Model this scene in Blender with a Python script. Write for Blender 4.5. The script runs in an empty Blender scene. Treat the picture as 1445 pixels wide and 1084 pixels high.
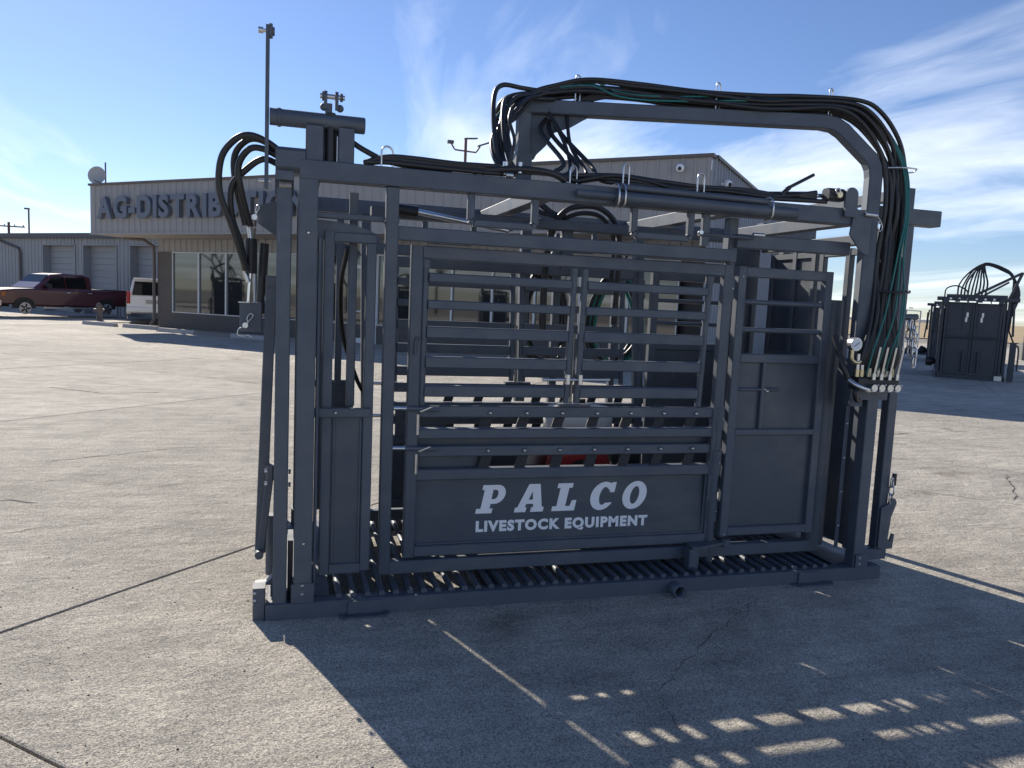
import bpy, math, random
from mathutils import Vector as V, Matrix
random.seed(7)
sc = bpy.context.scene
col = sc.collection
R = math.radians

# ------------------------------------------------------------------ camera
cam_d = bpy.data.cameras.new('camera'); cam = bpy.data.objects.new('camera', cam_d); col.objects.link(cam)
cam_d.sensor_width = 36; cam_d.lens = 26.98; cam_d.clip_start = .05; cam_d.clip_end = 5000
yaw, pitch, roll = R(16.227), R(5.987), R(2.533)
fw = V((math.sin(yaw)*math.cos(pitch), math.cos(yaw)*math.cos(pitch), -math.sin(pitch)))
r0 = V((math.cos(yaw), -math.sin(yaw), 0)); u0 = r0.cross(fw)
rr = r0*math.cos(roll)+u0*math.sin(roll); uu = u0*math.cos(roll)-r0*math.sin(roll)
m3 = Matrix((rr, uu, -fw)).transposed()
cam.matrix_world = Matrix.Translation((.0949, -3.5495, 1.5)) @ m3.to_4x4()
sc.camera = cam

# ------------------------------------------------------------------ sky and sun
SUN_EL = R(30.6); SUN_DIR = V((-.334*math.cos(SUN_EL), .942*math.cos(SUN_EL), math.sin(SUN_EL))).normalized()
w = bpy.data.worlds.new('World'); sc.world = w; w.use_nodes = True
nt = w.node_tree; nt.nodes.clear()
def N(t, **k):
    n = nt.nodes.new(t)
    for a, b in k.items(): setattr(n, a, b)
    return n
L = lambda a, b: nt.links.new(a, b)
out = N('ShaderNodeOutputWorld'); bg = N('ShaderNodeBackground'); bg.inputs[1].default_value = .083
sky = N('ShaderNodeTexSky', sky_type='NISHITA'); sky.sun_disc = False
sky.sun_elevation = SUN_EL; sky.sun_rotation = math.atan2(SUN_DIR.x, SUN_DIR.y)
sky.air_density = 1.0; sky.dust_density = .15; sky.ozone_density = 1.2; sky.altitude = 500
# thin cirrus over the whole sky, laid on a flat layer high above
tc = N('ShaderNodeTexCoord'); sep = N('ShaderNodeSeparateXYZ'); L(tc.outputs['Generated'], sep.inputs[0])
zc = N('ShaderNodeMath', operation='MAXIMUM'); L(sep.outputs[2], zc.inputs[0]); zc.inputs[1].default_value = 0.0
za = N('ShaderNodeMath', operation='ADD'); L(zc.outputs[0], za.inputs[0]); za.inputs[1].default_value = .07
dx = N('ShaderNodeMath', operation='DIVIDE'); L(sep.outputs[0], dx.inputs[0]); L(za.outputs[0], dx.inputs[1])
dy = N('ShaderNodeMath', operation='DIVIDE'); L(sep.outputs[1], dy.inputs[0]); L(za.outputs[0], dy.inputs[1])
cb = N('ShaderNodeCombineXYZ'); L(dx.outputs[0], cb.inputs[0]); L(dy.outputs[0], cb.inputs[1])
mp = N('ShaderNodeMapping'); L(cb.outputs[0], mp.inputs[0]); mp.inputs['Rotation'].default_value = (0, 0, R(100)); mp.inputs['Scale'].default_value = (.55, .20, 1); mp.inputs['Location'].default_value = (2.9, 14.4, 0)
wn = N('ShaderNodeTexNoise'); wn.inputs['Scale'].default_value = .9; wn.inputs['Detail'].default_value = 3; L(mp.outputs[0], wn.inputs['Vector'])
wmul = N('ShaderNodeVectorMath', operation='SCALE'); L(wn.outputs['Color'], wmul.inputs[0]); wmul.inputs['Scale'].default_value = 1.5
wadd = N('ShaderNodeVectorMath', operation='ADD'); L(mp.outputs[0], wadd.inputs[0]); L(wmul.outputs[0], wadd.inputs[1])
cn = N('ShaderNodeTexNoise'); cn.inputs['Scale'].default_value = 1.55; cn.inputs['Detail'].default_value = 9; cn.inputs['Roughness'].default_value = .57; L(wadd.outputs[0], cn.inputs['Vector'])
bn = N('ShaderNodeTexNoise'); bn.inputs['Scale'].default_value = .55; bn.inputs['Detail'].default_value = 2; L(mp.outputs[0], bn.inputs['Vector'])
mm = N('ShaderNodeMath', operation='MULTIPLY'); L(cn.outputs[0], mm.inputs[0]); L(bn.outputs[0], mm.inputs[1])
ramp = N('ShaderNodeValToRGB'); L(mm.outputs[0], ramp.inputs[0])
ramp.color_ramp.elements[0].position = .230; ramp.color_ramp.elements[0].color = (0, 0, 0, 1)
ramp.color_ramp.elements[1].position = .40; ramp.color_ramp.elements[1].color = (.8, .8, .8, 1)
mix = N('ShaderNodeMix', data_type='RGBA'); L(ramp.outputs[0], mix.inputs['Factor']); tint = N('ShaderNodeMix', data_type='RGBA', blend_type='MULTIPLY'); tint.inputs['Factor'].default_value = 1; tint.inputs['B'].default_value = (.76, .855, 1.10, 1); L(sky.outputs[0], tint.inputs['A']); L(tint.outputs['Result'], mix.inputs['A']); mix.inputs['B'].default_value = (11.6, 12.2, 13.0, 1)
L(mix.outputs['Result'], bg.inputs[0]); L(bg.outputs[0], out.inputs[0])
sd = bpy.data.lights.new('sun', 'SUN'); sd.energy = 5.0; sd.angle = R(.53); sd.color = (1, .925, .81)
sun = bpy.data.objects.new('sun', sd); col.objects.link(sun); sun.rotation_euler = SUN_DIR.to_track_quat('Z', 'Y').to_euler()
sc.view_settings.view_transform = 'Standard'; sc.view_settings.look = 'None'; sc.view_settings.exposure = .54; sc.view_settings.gamma = 1
sc.render.engine = 'CYCLES'; sc.cycles.max_bounces = 6

# ------------------------------------------------------------------ materials
MATS = {}
def mat(name, base, rough=.5, metal=0, noise=0, nscale=20, bump=0, bscale=60, spec=.5, ior=None, coat=0, emit=None, rand=0, rough_var=0):
    m = bpy.data.materials.new(name); m.use_nodes = True; t = m.node_tree; b = t.nodes['Principled BSDF']
    b.inputs['Base Color'].default_value = (*base, 1); b.inputs['Roughness'].default_value = rough; b.inputs['Metallic'].default_value = metal
    b.inputs['Specular IOR Level'].default_value = spec
    if ior: b.inputs['IOR'].default_value = ior
    b.inputs['Coat Weight'].default_value = coat
    if coat: b.inputs['Coat Roughness'].default_value = .05
    if noise or bump or rough_var:
        g = t.nodes.new('ShaderNodeNewGeometry')
    if noise or rand:
        mx = t.nodes.new('ShaderNodeMix'); mx.data_type = 'RGBA'; mx.inputs['A'].default_value = (*[c*(1-noise) for c in base], 1); mx.inputs['B'].default_value = (*[min(1, c*(1+noise)) for c in base], 1)
        last = mx.outputs['Result']
        if noise:
            n = t.nodes.new('ShaderNodeTexNoise'); n.inputs['Scale'].default_value = nscale; n.inputs['Detail'].default_value = 6
            t.links.new(g.outputs['Position'], n.inputs['Vector']); t.links.new(n.outputs[0], mx.inputs['Factor'])
        else: mx.inputs['Factor'].default_value = .5
        if rand:
            oi = t.nodes.new('ShaderNodeObjectInfo'); hs = t.nodes.new('ShaderNodeHueSaturation'); mr = t.nodes.new('ShaderNodeMapRange')
            mr.inputs['To Min'].default_value = 1-rand; mr.inputs['To Max'].default_value = 1+rand
            t.links.new(oi.outputs['Random'], mr.inputs[0]); t.links.new(mr.outputs[0], hs.inputs['Value']); t.links.new(last, hs.inputs['Color']); last = hs.outputs[0]
        t.links.new(last, b.inputs['Base Color'])
    if rough_var:
        n3 = t.nodes.new('ShaderNodeTexNoise'); n3.inputs['Scale'].default_value = 9; n3.inputs['Detail'].default_value = 5; mr3 = t.nodes.new('ShaderNodeMapRange')
        mr3.inputs['From Min'].default_value = .3; mr3.inputs['From Max'].default_value = .7; mr3.inputs['To Min'].default_value = rough-rough_var; mr3.inputs['To Max'].default_value = rough+rough_var
        t.links.new(g.outputs['Position'], n3.inputs['Vector']); t.links.new(n3.outputs[0], mr3.inputs[0]); t.links.new(mr3.outputs[0], b.inputs['Roughness'])
    if bump:
        n2 = t.nodes.new('ShaderNodeTexNoise'); n2.inputs['Scale'].default_value = bscale; n2.inputs['Detail'].default_value = 4
        bm = t.nodes.new('ShaderNodeBump'); bm.inputs['Strength'].default_value = bump; bm.inputs['Distance'].default_value = .01
        t.links.new(g.outputs['Position'], n2.inputs['Vector']); t.links.new(n2.outputs[0], bm.inputs['Height']); t.links.new(bm.outputs[0], b.inputs['Normal'])
    MATS[name] = m; return m
PAINT = mat('charcoal_paint', (.064, .080, .106), .56, noise=.16, nscale=6, bump=.05, bscale=90, rough_var=.1)
PAINT2 = mat('charcoal_sheet', (.048, .062, .084), .5, noise=.12, nscale=3, bump=.04, bscale=14, rough_var=.1)
for _m in (PAINT, PAINT2):      # road dust and light scuffs on the satin coat
    _t = _m.node_tree; _bb = _t.nodes['Principled BSDF']; _src = _bb.inputs['Base Color'].links[0].from_socket; _g = _t.nodes.new('ShaderNodeNewGeometry')
    for _sc, _lo, _hi, _amt, _colr in (((2.2, 2.2, 5), .52, .78, .22, (.26, .24, .21, 1)), ((60, 60, 5), .66, .74, .35, (.22, .22, .22, 1)), ((5, 5, 90), .70, .76, .3, (.03, .033, .04, 1))):
        _mp = _t.nodes.new('ShaderNodeMapping'); _mp.inputs['Scale'].default_value = _sc; _t.links.new(_g.outputs['Position'], _mp.inputs[0]); _n = _t.nodes.new('ShaderNodeTexNoise'); _n.inputs['Scale'].default_value = 1; _n.inputs['Detail'].default_value = 6; _n.inputs['Roughness'].default_value = .65; _t.links.new(_mp.outputs[0], _n.inputs['Vector'])
        _r = _t.nodes.new('ShaderNodeMapRange'); _r.inputs['From Min'].default_value = _lo; _r.inputs['From Max'].default_value = _hi; _r.inputs['To Max'].default_value = _amt; _t.links.new(_n.outputs[0], _r.inputs[0])
        _x = _t.nodes.new('ShaderNodeMix'); _x.data_type = 'RGBA'; _t.links.new(_r.outputs[0], _x.inputs['Factor']); _t.links.new(_src, _x.inputs['A']); _x.inputs['B'].default_value = _colr; _src = _x.outputs['Result']
    _t.links.new(_src, _bb.inputs['Base Color'])
    _b = _m.node_tree.nodes['Principled BSDF']; _b.inputs['Specular IOR Level'].default_value = .8; _b.inputs['Sheen Weight'].default_value = .04; _b.inputs['Sheen Roughness'].default_value = .35; _b.inputs['Sheen Tint'].default_value = (1, .96, .9, 1)
RUBBER = mat('black_rubber', (.022, .022, .024), .42, noise=.2, nscale=30)
TEAL = mat('teal_hose', (.02, .17, .15), .4)
STRAP = mat('ribbed_rubber', (.03, .03, .034), .6, bump=.6, bscale=160)
ZINC = mat('zinc', (.62, .62, .62), .32, metal=1, noise=.15, nscale=40)
BRASS = mat('brass', (.62, .52, .33), .35, metal=1, noise=.2, nscale=60)
CHROME = mat('chrome', (.7, .7, .72), .14, metal=1)
WORN = mat('worn_steel', (.30, .27, .23), .5, metal=.6, noise=.35, nscale=40)
WHITE = mat('white_vinyl', (.87, .87, .88), .4)
DIAL = mat('white_dial', (.75, .77, .8), .3)
BLACK = mat('black_plastic', (.02, .02, .022), .45)
RED = mat('red_plastic', (.33, .018, .02), .4)
TANK = mat('white_tank', (.74, .74, .72), .35)

def concrete(name, base):
    m = bpy.data.materials.new(name); m.use_nodes = True; t = m.node_tree; b = t.nodes['Principled BSDF']
    g = t.nodes.new('ShaderNodeNewGeometry')
    def noise(scale, det, rough=.55):
        n = t.nodes.new('ShaderNodeTexNoise'); n.inputs['Scale'].default_value = scale; n.inputs['Detail'].default_value = det; n.inputs['Roughness'].default_value = rough
        t.links.new(g.outputs['Position'], n.inputs['Vector']); return n
    def rampn(src, p0, c0, p1, c1):
        r = t.nodes.new('ShaderNodeValToRGB'); r.color_ramp.elements[0].position = p0; r.color_ramp.elements[1].position = p1
        r.color_ramp.elements[0].color = (*c0, 1); r.color_ramp.elements[1].color = (*c1, 1); t.links.new(src, r.inputs[0]); return r
    def mul(a, b_, f=1):
        x = t.nodes.new('ShaderNodeMix'); x.data_type = 'RGBA'; x.blend_type = 'MULTIPLY'; x.inputs['Factor'].default_value = f
        t.links.new(a, x.inputs['A']); t.links.new(b_, x.inputs['B']); return x.outputs['Result']
    big = rampn(noise(.55, 6, .62).outputs[0], .3, [c*.80 for c in base], .68, [c*1.12 for c in base])
    mid = rampn(noise(3.2, 6, .65).outputs[0], .32, (.8, .8, .81), .68, (1.08, 1.07, 1.06))
    fine = rampn(noise(150, 2, .8).outputs[0], .37, (.46, .46, .48), .61, (1.36, 1.35, 1.33))
    sp = t.nodes.new('ShaderNodeTexVoronoi'); sp.inputs['Scale'].default_value = 24; t.links.new(g.outputs['Position'], sp.inputs['Vector'])
    spr = rampn(sp.outputs['Distance'], .035, (.42, .41, .42), .07, (1, 1, 1))
    oi = t.nodes.new('ShaderNodeObjectInfo'); mr = t.nodes.new('ShaderNodeMapRange'); mr.inputs['To Min'].default_value = .9; mr.inputs['To Max'].default_value = 1.07
    t.links.new(oi.outputs['Random'], mr.inputs[0])
    hs = t.nodes.new('ShaderNodeHueSaturation'); t.links.new(mr.outputs[0], hs.inputs['Value'])
    # dark oily blotches
    st = rampn(noise(1.3, 5, .55).outputs[0], .62, (1, 1, 1), .76, (.6, .575, .54))
    mpn = t.nodes.new('ShaderNodeMapping'); mpn.inputs['Rotation'].default_value = (0, 0, R(20)); mpn.inputs['Scale'].default_value = (.7, 3.2, 1); t.links.new(g.outputs['Position'], mpn.inputs[0])
    wn_ = t.nodes.new('ShaderNodeTexNoise'); wn_.inputs['Scale'].default_value = 2.2; wn_.inputs['Detail'].default_value = 8; wn_.inputs['Roughness'].default_value = .72; t.links.new(mpn.outputs[0], wn_.inputs['Vector'])
    wear = rampn(wn_.outputs[0], .33, (.74, .735, .74), .58, (1.04, 1.035, 1.03))
    c = mul(mul(mul(mul(mul(big.outputs[0], wear.outputs[0]), mid.outputs[0]), fine.outputs[0]), spr.outputs[0], .55), st.outputs[0])
    c0 = None if True else mul(mul(mul(mul(big.outputs[0], mid.outputs[0]), fine.outputs[0]), spr.outputs[0], .55), st.outputs[0])
    t.links.new(c, hs.inputs['Color']); t.links.new(hs.outputs[0], b.inputs['Base Color'])
    b.inputs['Roughness'].default_value = .85; b.inputs['Specular IOR Level'].default_value = .18
    bh = t.nodes.new('ShaderNodeMath'); bh.operation = 'ADD'
    n1 = noise(150, 3, .7); n2 = noise(14, 6, .65)
    sc2 = t.nodes.new('ShaderNodeMath'); sc2.operation = 'MULTIPLY'; sc2.inputs[1].default_value = 2.2; t.links.new(n2.outputs[0], sc2.inputs[0])
    t.links.new(n1.outputs[0], bh.inputs[0]); t.links.new(sc2.outputs[0], bh.inputs[1])
    bm = t.nodes.new('ShaderNodeBump'); bm.inputs['Strength'].default_value = 1.0; bm.inputs['Distance'].default_value = .015
    t.links.new(bh.outputs[0], bm.inputs['Height']); t.links.new(bm.outputs[0], b.inputs['Normal'])
    return m
CONC = concrete('broom_concrete', (.61, .57, .49))
SUBG = mat('joint_dirt', (.10, .09, .08), .9, noise=.4, nscale=4)

# ------------------------------------------------------------------ mesh helpers
class MB:
    def __init__(s): s.v = []; s.f = []; s.sm = []
    def add(s, vs, fs, smooth=False):
        o = len(s.v); s.v += [tuple(x) for x in vs]
        for f in fs: s.f.append([i+o for i in f]); s.sm.append(smooth)
        return s
    def beam(s, p, q, w, h, c=.004, up=None):
        p, q = V(p), V(q); a = (q-p).normalized()
        up = V(up) if up else (V((0, 1, 0)) if abs(a.z) > .8 else V((0, 0, 1)))
        sd = a.cross(up).normalized(); up = sd.cross(a).normalized(); w /= 2; h /= 2; c = min(c, w*.6, h*.6)
        pr = [(w, h-c), (w-c, h), (-w+c, h), (-w, h-c), (-w, -h+c), (-w+c, -h), (w-c, -h), (w, -h+c)]
        vs = [p+sd*x+up*y for x, y in pr]+[q+sd*x+up*y for x, y in pr]
        fs = [[i, (i+1) % 8, 8+(i+1) % 8, 8+i] for i in range(8)]+[list(range(7, -1, -1)), list(range(8, 16))]
        return s.add(vs, fs)
    def box(s, x0, x1, y0, y1, z0, z1, c=.004):
        dx, dy, dz = x1-x0, y1-y0, z1-z0; cx, cy, cz = (x0+x1)/2, (y0+y1)/2, (z0+z1)/2
        if dx >= dy and dx >= dz: return s.beam((x0, cy, cz), (x1, cy, cz), dy, dz, c)
        if dz >= dy: return s.beam((cx, cy, z0), (cx, cy, z1), dx, dy, c)
        return s.beam((cx, y0, cz), (cx, y1, cz), dx, dz, c)
    def tube(s, pts, r, n=10, closed=False, cap=True):
        pts = [V(p) for p in pts]; m = len(pts); fr = None; vs = []
        for i, p in enumerate(pts):
            if closed: t = (pts[(i+1) % m]-pts[i-1])
            else: t = pts[min(i+1, m-1)]-pts[max(i-1, 0)]
            t.normalize()
            if fr is None: fr = t.orthogonal().normalized()
            else: fr = (fr-t*fr.dot(t)).normalized()
            b = t.cross(fr); ri = r[i] if isinstance(r, (list, tuple)) else r
            vs += [p+fr*(ri*math.cos(k*2*math.pi/n))+b*(ri*math.sin(k*2*math.pi/n)) for k in range(n)]
        fs = []
        for i in range(m if closed else m-1):
            j = (i+1) % m
            fs += [[i*n+k, i*n+(k+1) % n, j*n+(k+1) % n, j*n+k] for k in range(n)]
        s.add(vs, fs, True)
        if cap and not closed:
            s.add(vs[:n], [list(range(n-1, -1, -1))]); s.add(vs[-n:], [list(range(n))])
        return s
    def cyl(s, p, q, r, n=14, r1=None): return s.tube([p, q], [r, r if r1 is None else r1], n)
    def pipe(s, p, q, r, ri, n=18):   # open pipe with a wall
        p, q = V(p), V(q); a = (q-p).normalized(); f = a.orthogonal().normalized(); b = a.cross(f); vs = []
        for c, rd in ((p, r), (q, r), (q, ri), (p, ri)):
            vs += [c+f*(rd*math.cos(k*2*math.pi/n))+b*(rd*math.sin(k*2*math.pi/n)) for k in range(n)]
        fs = []
        for i in range(4):
            j = (i+1) % 4
            fs += [[i*n+k, i*n+(k+1) % n, j*n+(k+1) % n, j*n+k] for k in range(n)]
        return s.add(vs, fs, True)
    def prism(s, poly, o, ax, ay, dep):
        o, ax, ay, dep = V(o), V(ax), V(ay), V(dep); n = len(poly)
        a = [o+ax*x+ay*y for x, y in poly]; b = [x+dep for x in a]
        return s.add(a+b, [list(range(n-1, -1, -1)), list(range(n, 2*n))]+[[i, (i+1) % n, n+(i+1) % n, n+i] for i in range(n)])
    def sphere(s, c, r, n=10, m=7, sq=(1, 1, 1)):
        c = V(c); vs = [c+V((0, 0, r*sq[2]))]
        for i in range(1, m):
            t = math.pi*i/m
            vs += [c+V((r*sq[0]*math.sin(t)*math.cos(2*math.pi*k/n), r*sq[1]*math.sin(t)*math.sin(2*math.pi*k/n), r*sq[2]*math.cos(t))) for k in range(n)]
        vs.append(c-V((0, 0, r*sq[2]))); fs = [[0, 1+k, 1+(k+1) % n] for k in range(n)]
        for i in range(m-2): fs += [[1+i*n+k, 1+(i+1)*n+k, 1+(i+1)*n+(k+1) % n, 1+i*n+(k+1) % n] for k in range(n)]
        e = len(vs)-1; fs += [[e, 1+(m-2)*n+(k+1) % n, 1+(m-2)*n+k] for k in range(n)]
        return s.add(vs, fs, True)
    def mesh(s, name, mt):
        me = bpy.data.meshes.new(name); me.from_pydata(s.v, [], s.f); me.polygons.foreach_set('use_smooth', s.sm); me.materials.append(mt); me.update()
        return me
    def build(s, name, mt, parent=None, fix=True):
        me = s.mesh(name, mt)
        if fix:
            import bmesh
            b = bmesh.new(); b.from_mesh(me); bmesh.ops.recalc_face_normals(b, faces=b.faces); b.to_mesh(me); b.free()
        return link(name, me, parent)
def link(name, data, parent=None):
    o = bpy.data.objects.new(name, data); col.objects.link(o)
    if parent: o.parent = parent; o.matrix_parent_inverse = Matrix.Identity(4)
    return o
def put(name, me, loc, parent=None, rot=(0, 0, 0)):
    o = link(name, me, parent); o.location = loc; o.rotation_euler = rot; return o
def tag(o, label, cat, group=None):
    o['label'] = label; o['category'] = cat
    if group: o['group'] = group
    return o
def thing(name, label, cat, loc=(0, 0, 0), rz=0, group=None):
    o = link(name, None); o.location = loc; o.rotation_euler = (0, 0, rz); return tag(o, label, cat, group)
def struct(o): o['kind'] = 'structure'; return o
def B(name, x0, x1, y0, y1, z0, z1, parent, mt=None, c=.004): return MB().box(x0, x1, y0, y1, z0, z1, c).build(name, mt or PAINT, parent)
def beam(name, p, q, w, h, parent, mt=None, c=.005, up=None): return MB().beam(p, q, w, h, c, up).build(name, mt or PAINT, parent)
def cyl(name, p, q, r, parent, mt=None, n=14): return MB().cyl(p, q, r, n).build(name, mt or PAINT, parent)
def spline(P, k=7):
    P = [V(p) for p in P]; P = [P[0]*2-P[1]]+P+[P[-1]*2-P[-2]]; o = []
    for i in range(1, len(P)-2):
        a, b, c, d = P[i-1:i+3]
        for j in range(k):
            t = j/k; o.append(.5*((2*b)+(c-a)*t+(2*a-5*b+4*c-d)*t*t+(3*b-a-3*c+d)*t*t*t))
    o.append(P[-2]); return o
def hose(P, r, parent, mt=None, name='hose', k=7, n=8): return MB().tube(spline(P, k), r, n).build(name, mt or RUBBER, parent, False)
def textmesh(s, name, size, offset, extrude):
    c = bpy.data.curves.new(name, 'FONT'); c.body = s; c.size = size; c.offset = offset; c.space_character = 1.0+offset*34 if size < .5 else 1; c.extrude = extrude; c.resolution_u = 4
    o = bpy.data.objects.new(name, c); col.objects.link(o); bpy.context.view_layer.update()
    dg = bpy.context.evaluated_depsgraph_get(); me = bpy.data.meshes.new_from_object(o.evaluated_get(dg)); bpy.data.objects.remove(o); return me
def splmesh(name, splines, extrude):
    c = bpy.data.curves.new(name, 'CURVE'); c.dimensions = '2D'; c.fill_mode = 'BOTH'; c.extrude = extrude
    for pts in splines:
        sp = c.splines.new('POLY'); sp.points.add(len(pts)-1); sp.use_cyclic_u = True
        for q, (x, y) in zip(sp.points, pts): q.co = (x, y, 0, 1)
    o = bpy.data.objects.new(name, c); col.objects.link(o); bpy.context.view_layer.update()
    dg = bpy.context.evaluated_depsgraph_get(); me = bpy.data.meshes.new_from_object(o.evaluated_get(dg)); bpy.data.objects.remove(o); return me

# ------------------------------------------------------------------ frame of the lot: A = left end of the shop fascia, D along the front, NV away from it
A = V((-7.016, 28.277, 0)); D = V((.7292, -.6843, 0)); NV = V((.6843, .7292, 0)); YAWD = math.atan2(D.y, D.x)
def uv(u, v, z=0): q = A+D*u+NV*v; return V((q.x, q.y, z))

# ------------------------------------------------------------------ ground, pavement slabs, field
gm = MB().add([(-2500, -400, -.05), (2500, -400, -.05), (2500, 3200, -.05), (-2500, 3200, -.05)], [[0, 1, 2, 3]])
struct(gm.build('ground', mat('dry_dirt', (.23, .215, .185), .9, noise=.35, nscale=.05, bump=.3, bscale=3)))
pv = MB().add([uv(-70, -45, -.022), uv(75, -45, -.022), uv(75, 42, -.022), uv(-70, 42, -.022)], [[0, 1, 2, 3]]).build('pavement', SUBG); struct(pv)
vrows = [-45, -38, -31, -24, -16.95, -10.73, -9.05, -6.48, -2.2, 1.78]
def slab(u0, u1, v0, v1):
    g = .007; j = lambda: random.uniform(-.002, .002)
    z = [random.uniform(-.002, .001) for _ in range(4)]; t = [uv(u0+g, v0+g, z[0]), uv(u1-g, v0+g, z[1]), uv(u1-g, v1-g, z[2]), uv(u0+g, v1-g, z[3])]
    e = .006; tt = [uv(u0+g+e, v0+g+e, z[0]+.004), uv(u1-g-e, v0+g+e, z[1]+.004), uv(u1-g-e, v1-g-e, z[2]+.004), uv(u0+g+e, v1-g-e, z[3]+.004)]
    b = [V((p.x, p.y, -.021)) for p in t]
    vs = b+t+tt; fs = [[8, 9, 10, 11]]
    for i in range(4): k = (i+1) % 4; fs += [[i, k, 4+k, 4+i], [4+i, 4+k, 8+k, 8+i]]
    MB().add(vs, fs).build('slab', CONC, pv, False)
for i in range(len(vrows)-1):
    v0, v1 = vrows[i], vrows[i+1]; off = {-16.95: 0, -10.73: 0, -9.05: 0, -6.48: -2.84}.get(v0, 1.4); us = [23.63+off+5.19*k for k in range(-13, 9)]
    for a, b_ in zip(us, us[1:]): slab(a, b_, v0, v1)
us = [23.63+5.19*k for k in range(-13, 9)]
for v0 in (1.78, 7, 14, 21, 28, 35):
    for a, b_ in zip(us, us[1:]):
        if b_ < 1.2 or a > 23: slab(a, b_, v0, {1.78: 7}.get(v0, v0+7))
# narrow tooled groove beside the near joint
# field and far hill
fm = mat('dry_field', (.36, .27, .15), .95, noise=.25, nscale=.08)
f = MB(); f.add([uv(76, -60, .03), uv(900, -700, .4), uv(900, 1500, .4), uv(-500, 1500, .4), uv(-200, 60, .03), uv(76, 60, .03)], [[0, 1, 2, 3, 4, 5]]); struct(f.build('dry_field', fm, None, False))
hm = mat('far_hill', (.16, .17, .17), .95, noise=.3, nscale=.01)
h = MB(); n = 60; vs = []
for i in range(n):
    a = R(-30)+i*R(130)/(n-1); rad = 900; x, y = rad*math.sin(a), rad*math.cos(a); zt = 6+5*math.sin(i*.5)+3*math.sin(i*1.3+1)+random.uniform(-.6, .6)
    vs += [(x, y, -1), (x*1.02, y*1.02, zt), (x*1.2, y*1.2, zt*.9)]
fs = []
for i in range(n-1): fs += [[3*i, 3*i+3, 3*i+4, 3*i+1], [3*i+1, 3*i+4, 3*i+5, 3*i+2]]
struct(h.add(vs, fs, True).build('hills', hm, None, False))
# grit on the concrete
g = MB()
for i in range(420):
    x = random.uniform(-2.5, 5); y = random.uniform(-3, 7); s = random.choice([.003, .0035, .004, .005, .0055])
    if i < 60: x = random.uniform(-1.2, .4); y = random.uniform(-1.4, .6)
    vs = [(x+s*random.uniform(.6, 1.2)*math.cos(k*1.257), y+s*random.uniform(.6, 1.2)*math.sin(k*1.257), .004) for k in range(5)]+[(x, y, .004+s*.8)]
    g.add(vs, [[k, (k+1) % 5, 5] for k in range(5)])
o = g.build('grit', mat('grit', (.05, .048, .05), .8), None, False); o['kind'] = 'stuff'; o['label'] = 'dark specks of grit scattered over the concrete'

# ================================================================== the squeeze chute
CH = thing('squeeze_chute', 'large charcoal steel livestock squeeze chute with white lettering on its side panel', 'squeeze chute')
W = 1.38
BOLT = MB().tube([(0, 0, 0), (0, -.004, 0), (0, -.008, 0)], [.0095, .0085, .004], 10).mesh('bolt', ZINC)
def bolt(x, y, z, par, s=1): o = put('bolt', BOLT, (x, y, z), par); o.scale = (s, s, s); return o
# base
B('base_rail', 0, 3.404, 0, .076, .0, .079, CH); B('base_rail', 0, 3.404, W-.076, W, .0, .079, CH)
B('end_rail', .004, .08, .078, W-.078, .002, .077, CH); B('end_rail', 3.322, 3.40, .078, W-.078, .002, .077, CH)
for x in (1.1, 2.2): B('cross_rail', x, x+.05, .078, W-.078, .006, .05, CH)
SLAT = MB().cyl((0, .034, 0), (0, W-.034, 0), .0155, 10).mesh('floor_rod', PAINT)
x = .33
while x < 3.10: put('floor_rod', SLAT, (x, 0, .086), CH); x += .068
B('floor_plate', 3.125, 3.32, .079, W-.079, .079, .086, CH, PAINT2, .002); B('floor_plate', .08, .29, .079, W-.079, .079, .086, CH, PAINT2, .002)
# anchor feet and the pipe stub
for x0, x1, xa, xb in ((.325, .57, .37, .53), (2.80, 3.07, 2.845, 2.99)):
    ft = MB().prism([(x0+.01, 0), (x1-.01, 0), (x1-.01, .003), (xb, .003), (xb-.004, .072), (xa+.004, .072), (xa, .003), (x0+.01, .003)], (0, -.002, .002), (1, 0, 0), (0, 0, 1), (0, -.008, 0)).build('foot_plate', PAINT, CH)
    ft2 = MB().prism([(x0, 0), (x1, 0), (x1-.03, -.045), (x0+.03, -.045)], (0, -.011, .002), (1, 0, 0), (0, 1, 0), (0, 0, .012)).build('foot_flange', PAINT, CH)
    for k in (.22, .78): MB().cyl((x0+(x1-x0)*k-.02, -.03, .0115), (x0+(x1-x0)*k+.02, -.03, .0115), .004, 8).build('slot', BLACK, ft2)
MB().pipe((2.075, .05, .035), (2.075, -.075, .035), .037, .029).build('pipe_stub', PAINT, CH)
# roller post and drop from lower rail
B('rail_drop', 2.215, 2.275, .10, .16, .08, .20, CH); MB().prism([(2.23, .10), (2.27, .09), (2.46, .15), (2.50, .17), (2.49, .20), (2.30, .165), (2.23, .16)], (0, 0, .202), (1, 0, 0), (0, 1, 0), (0, 0, .014)).build('pivot_arm', PAINT, CH); cyl('pivot_hub', (2.475, .165, .188), (2.475, .165, .232), .026, CH, None, 16)

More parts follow.
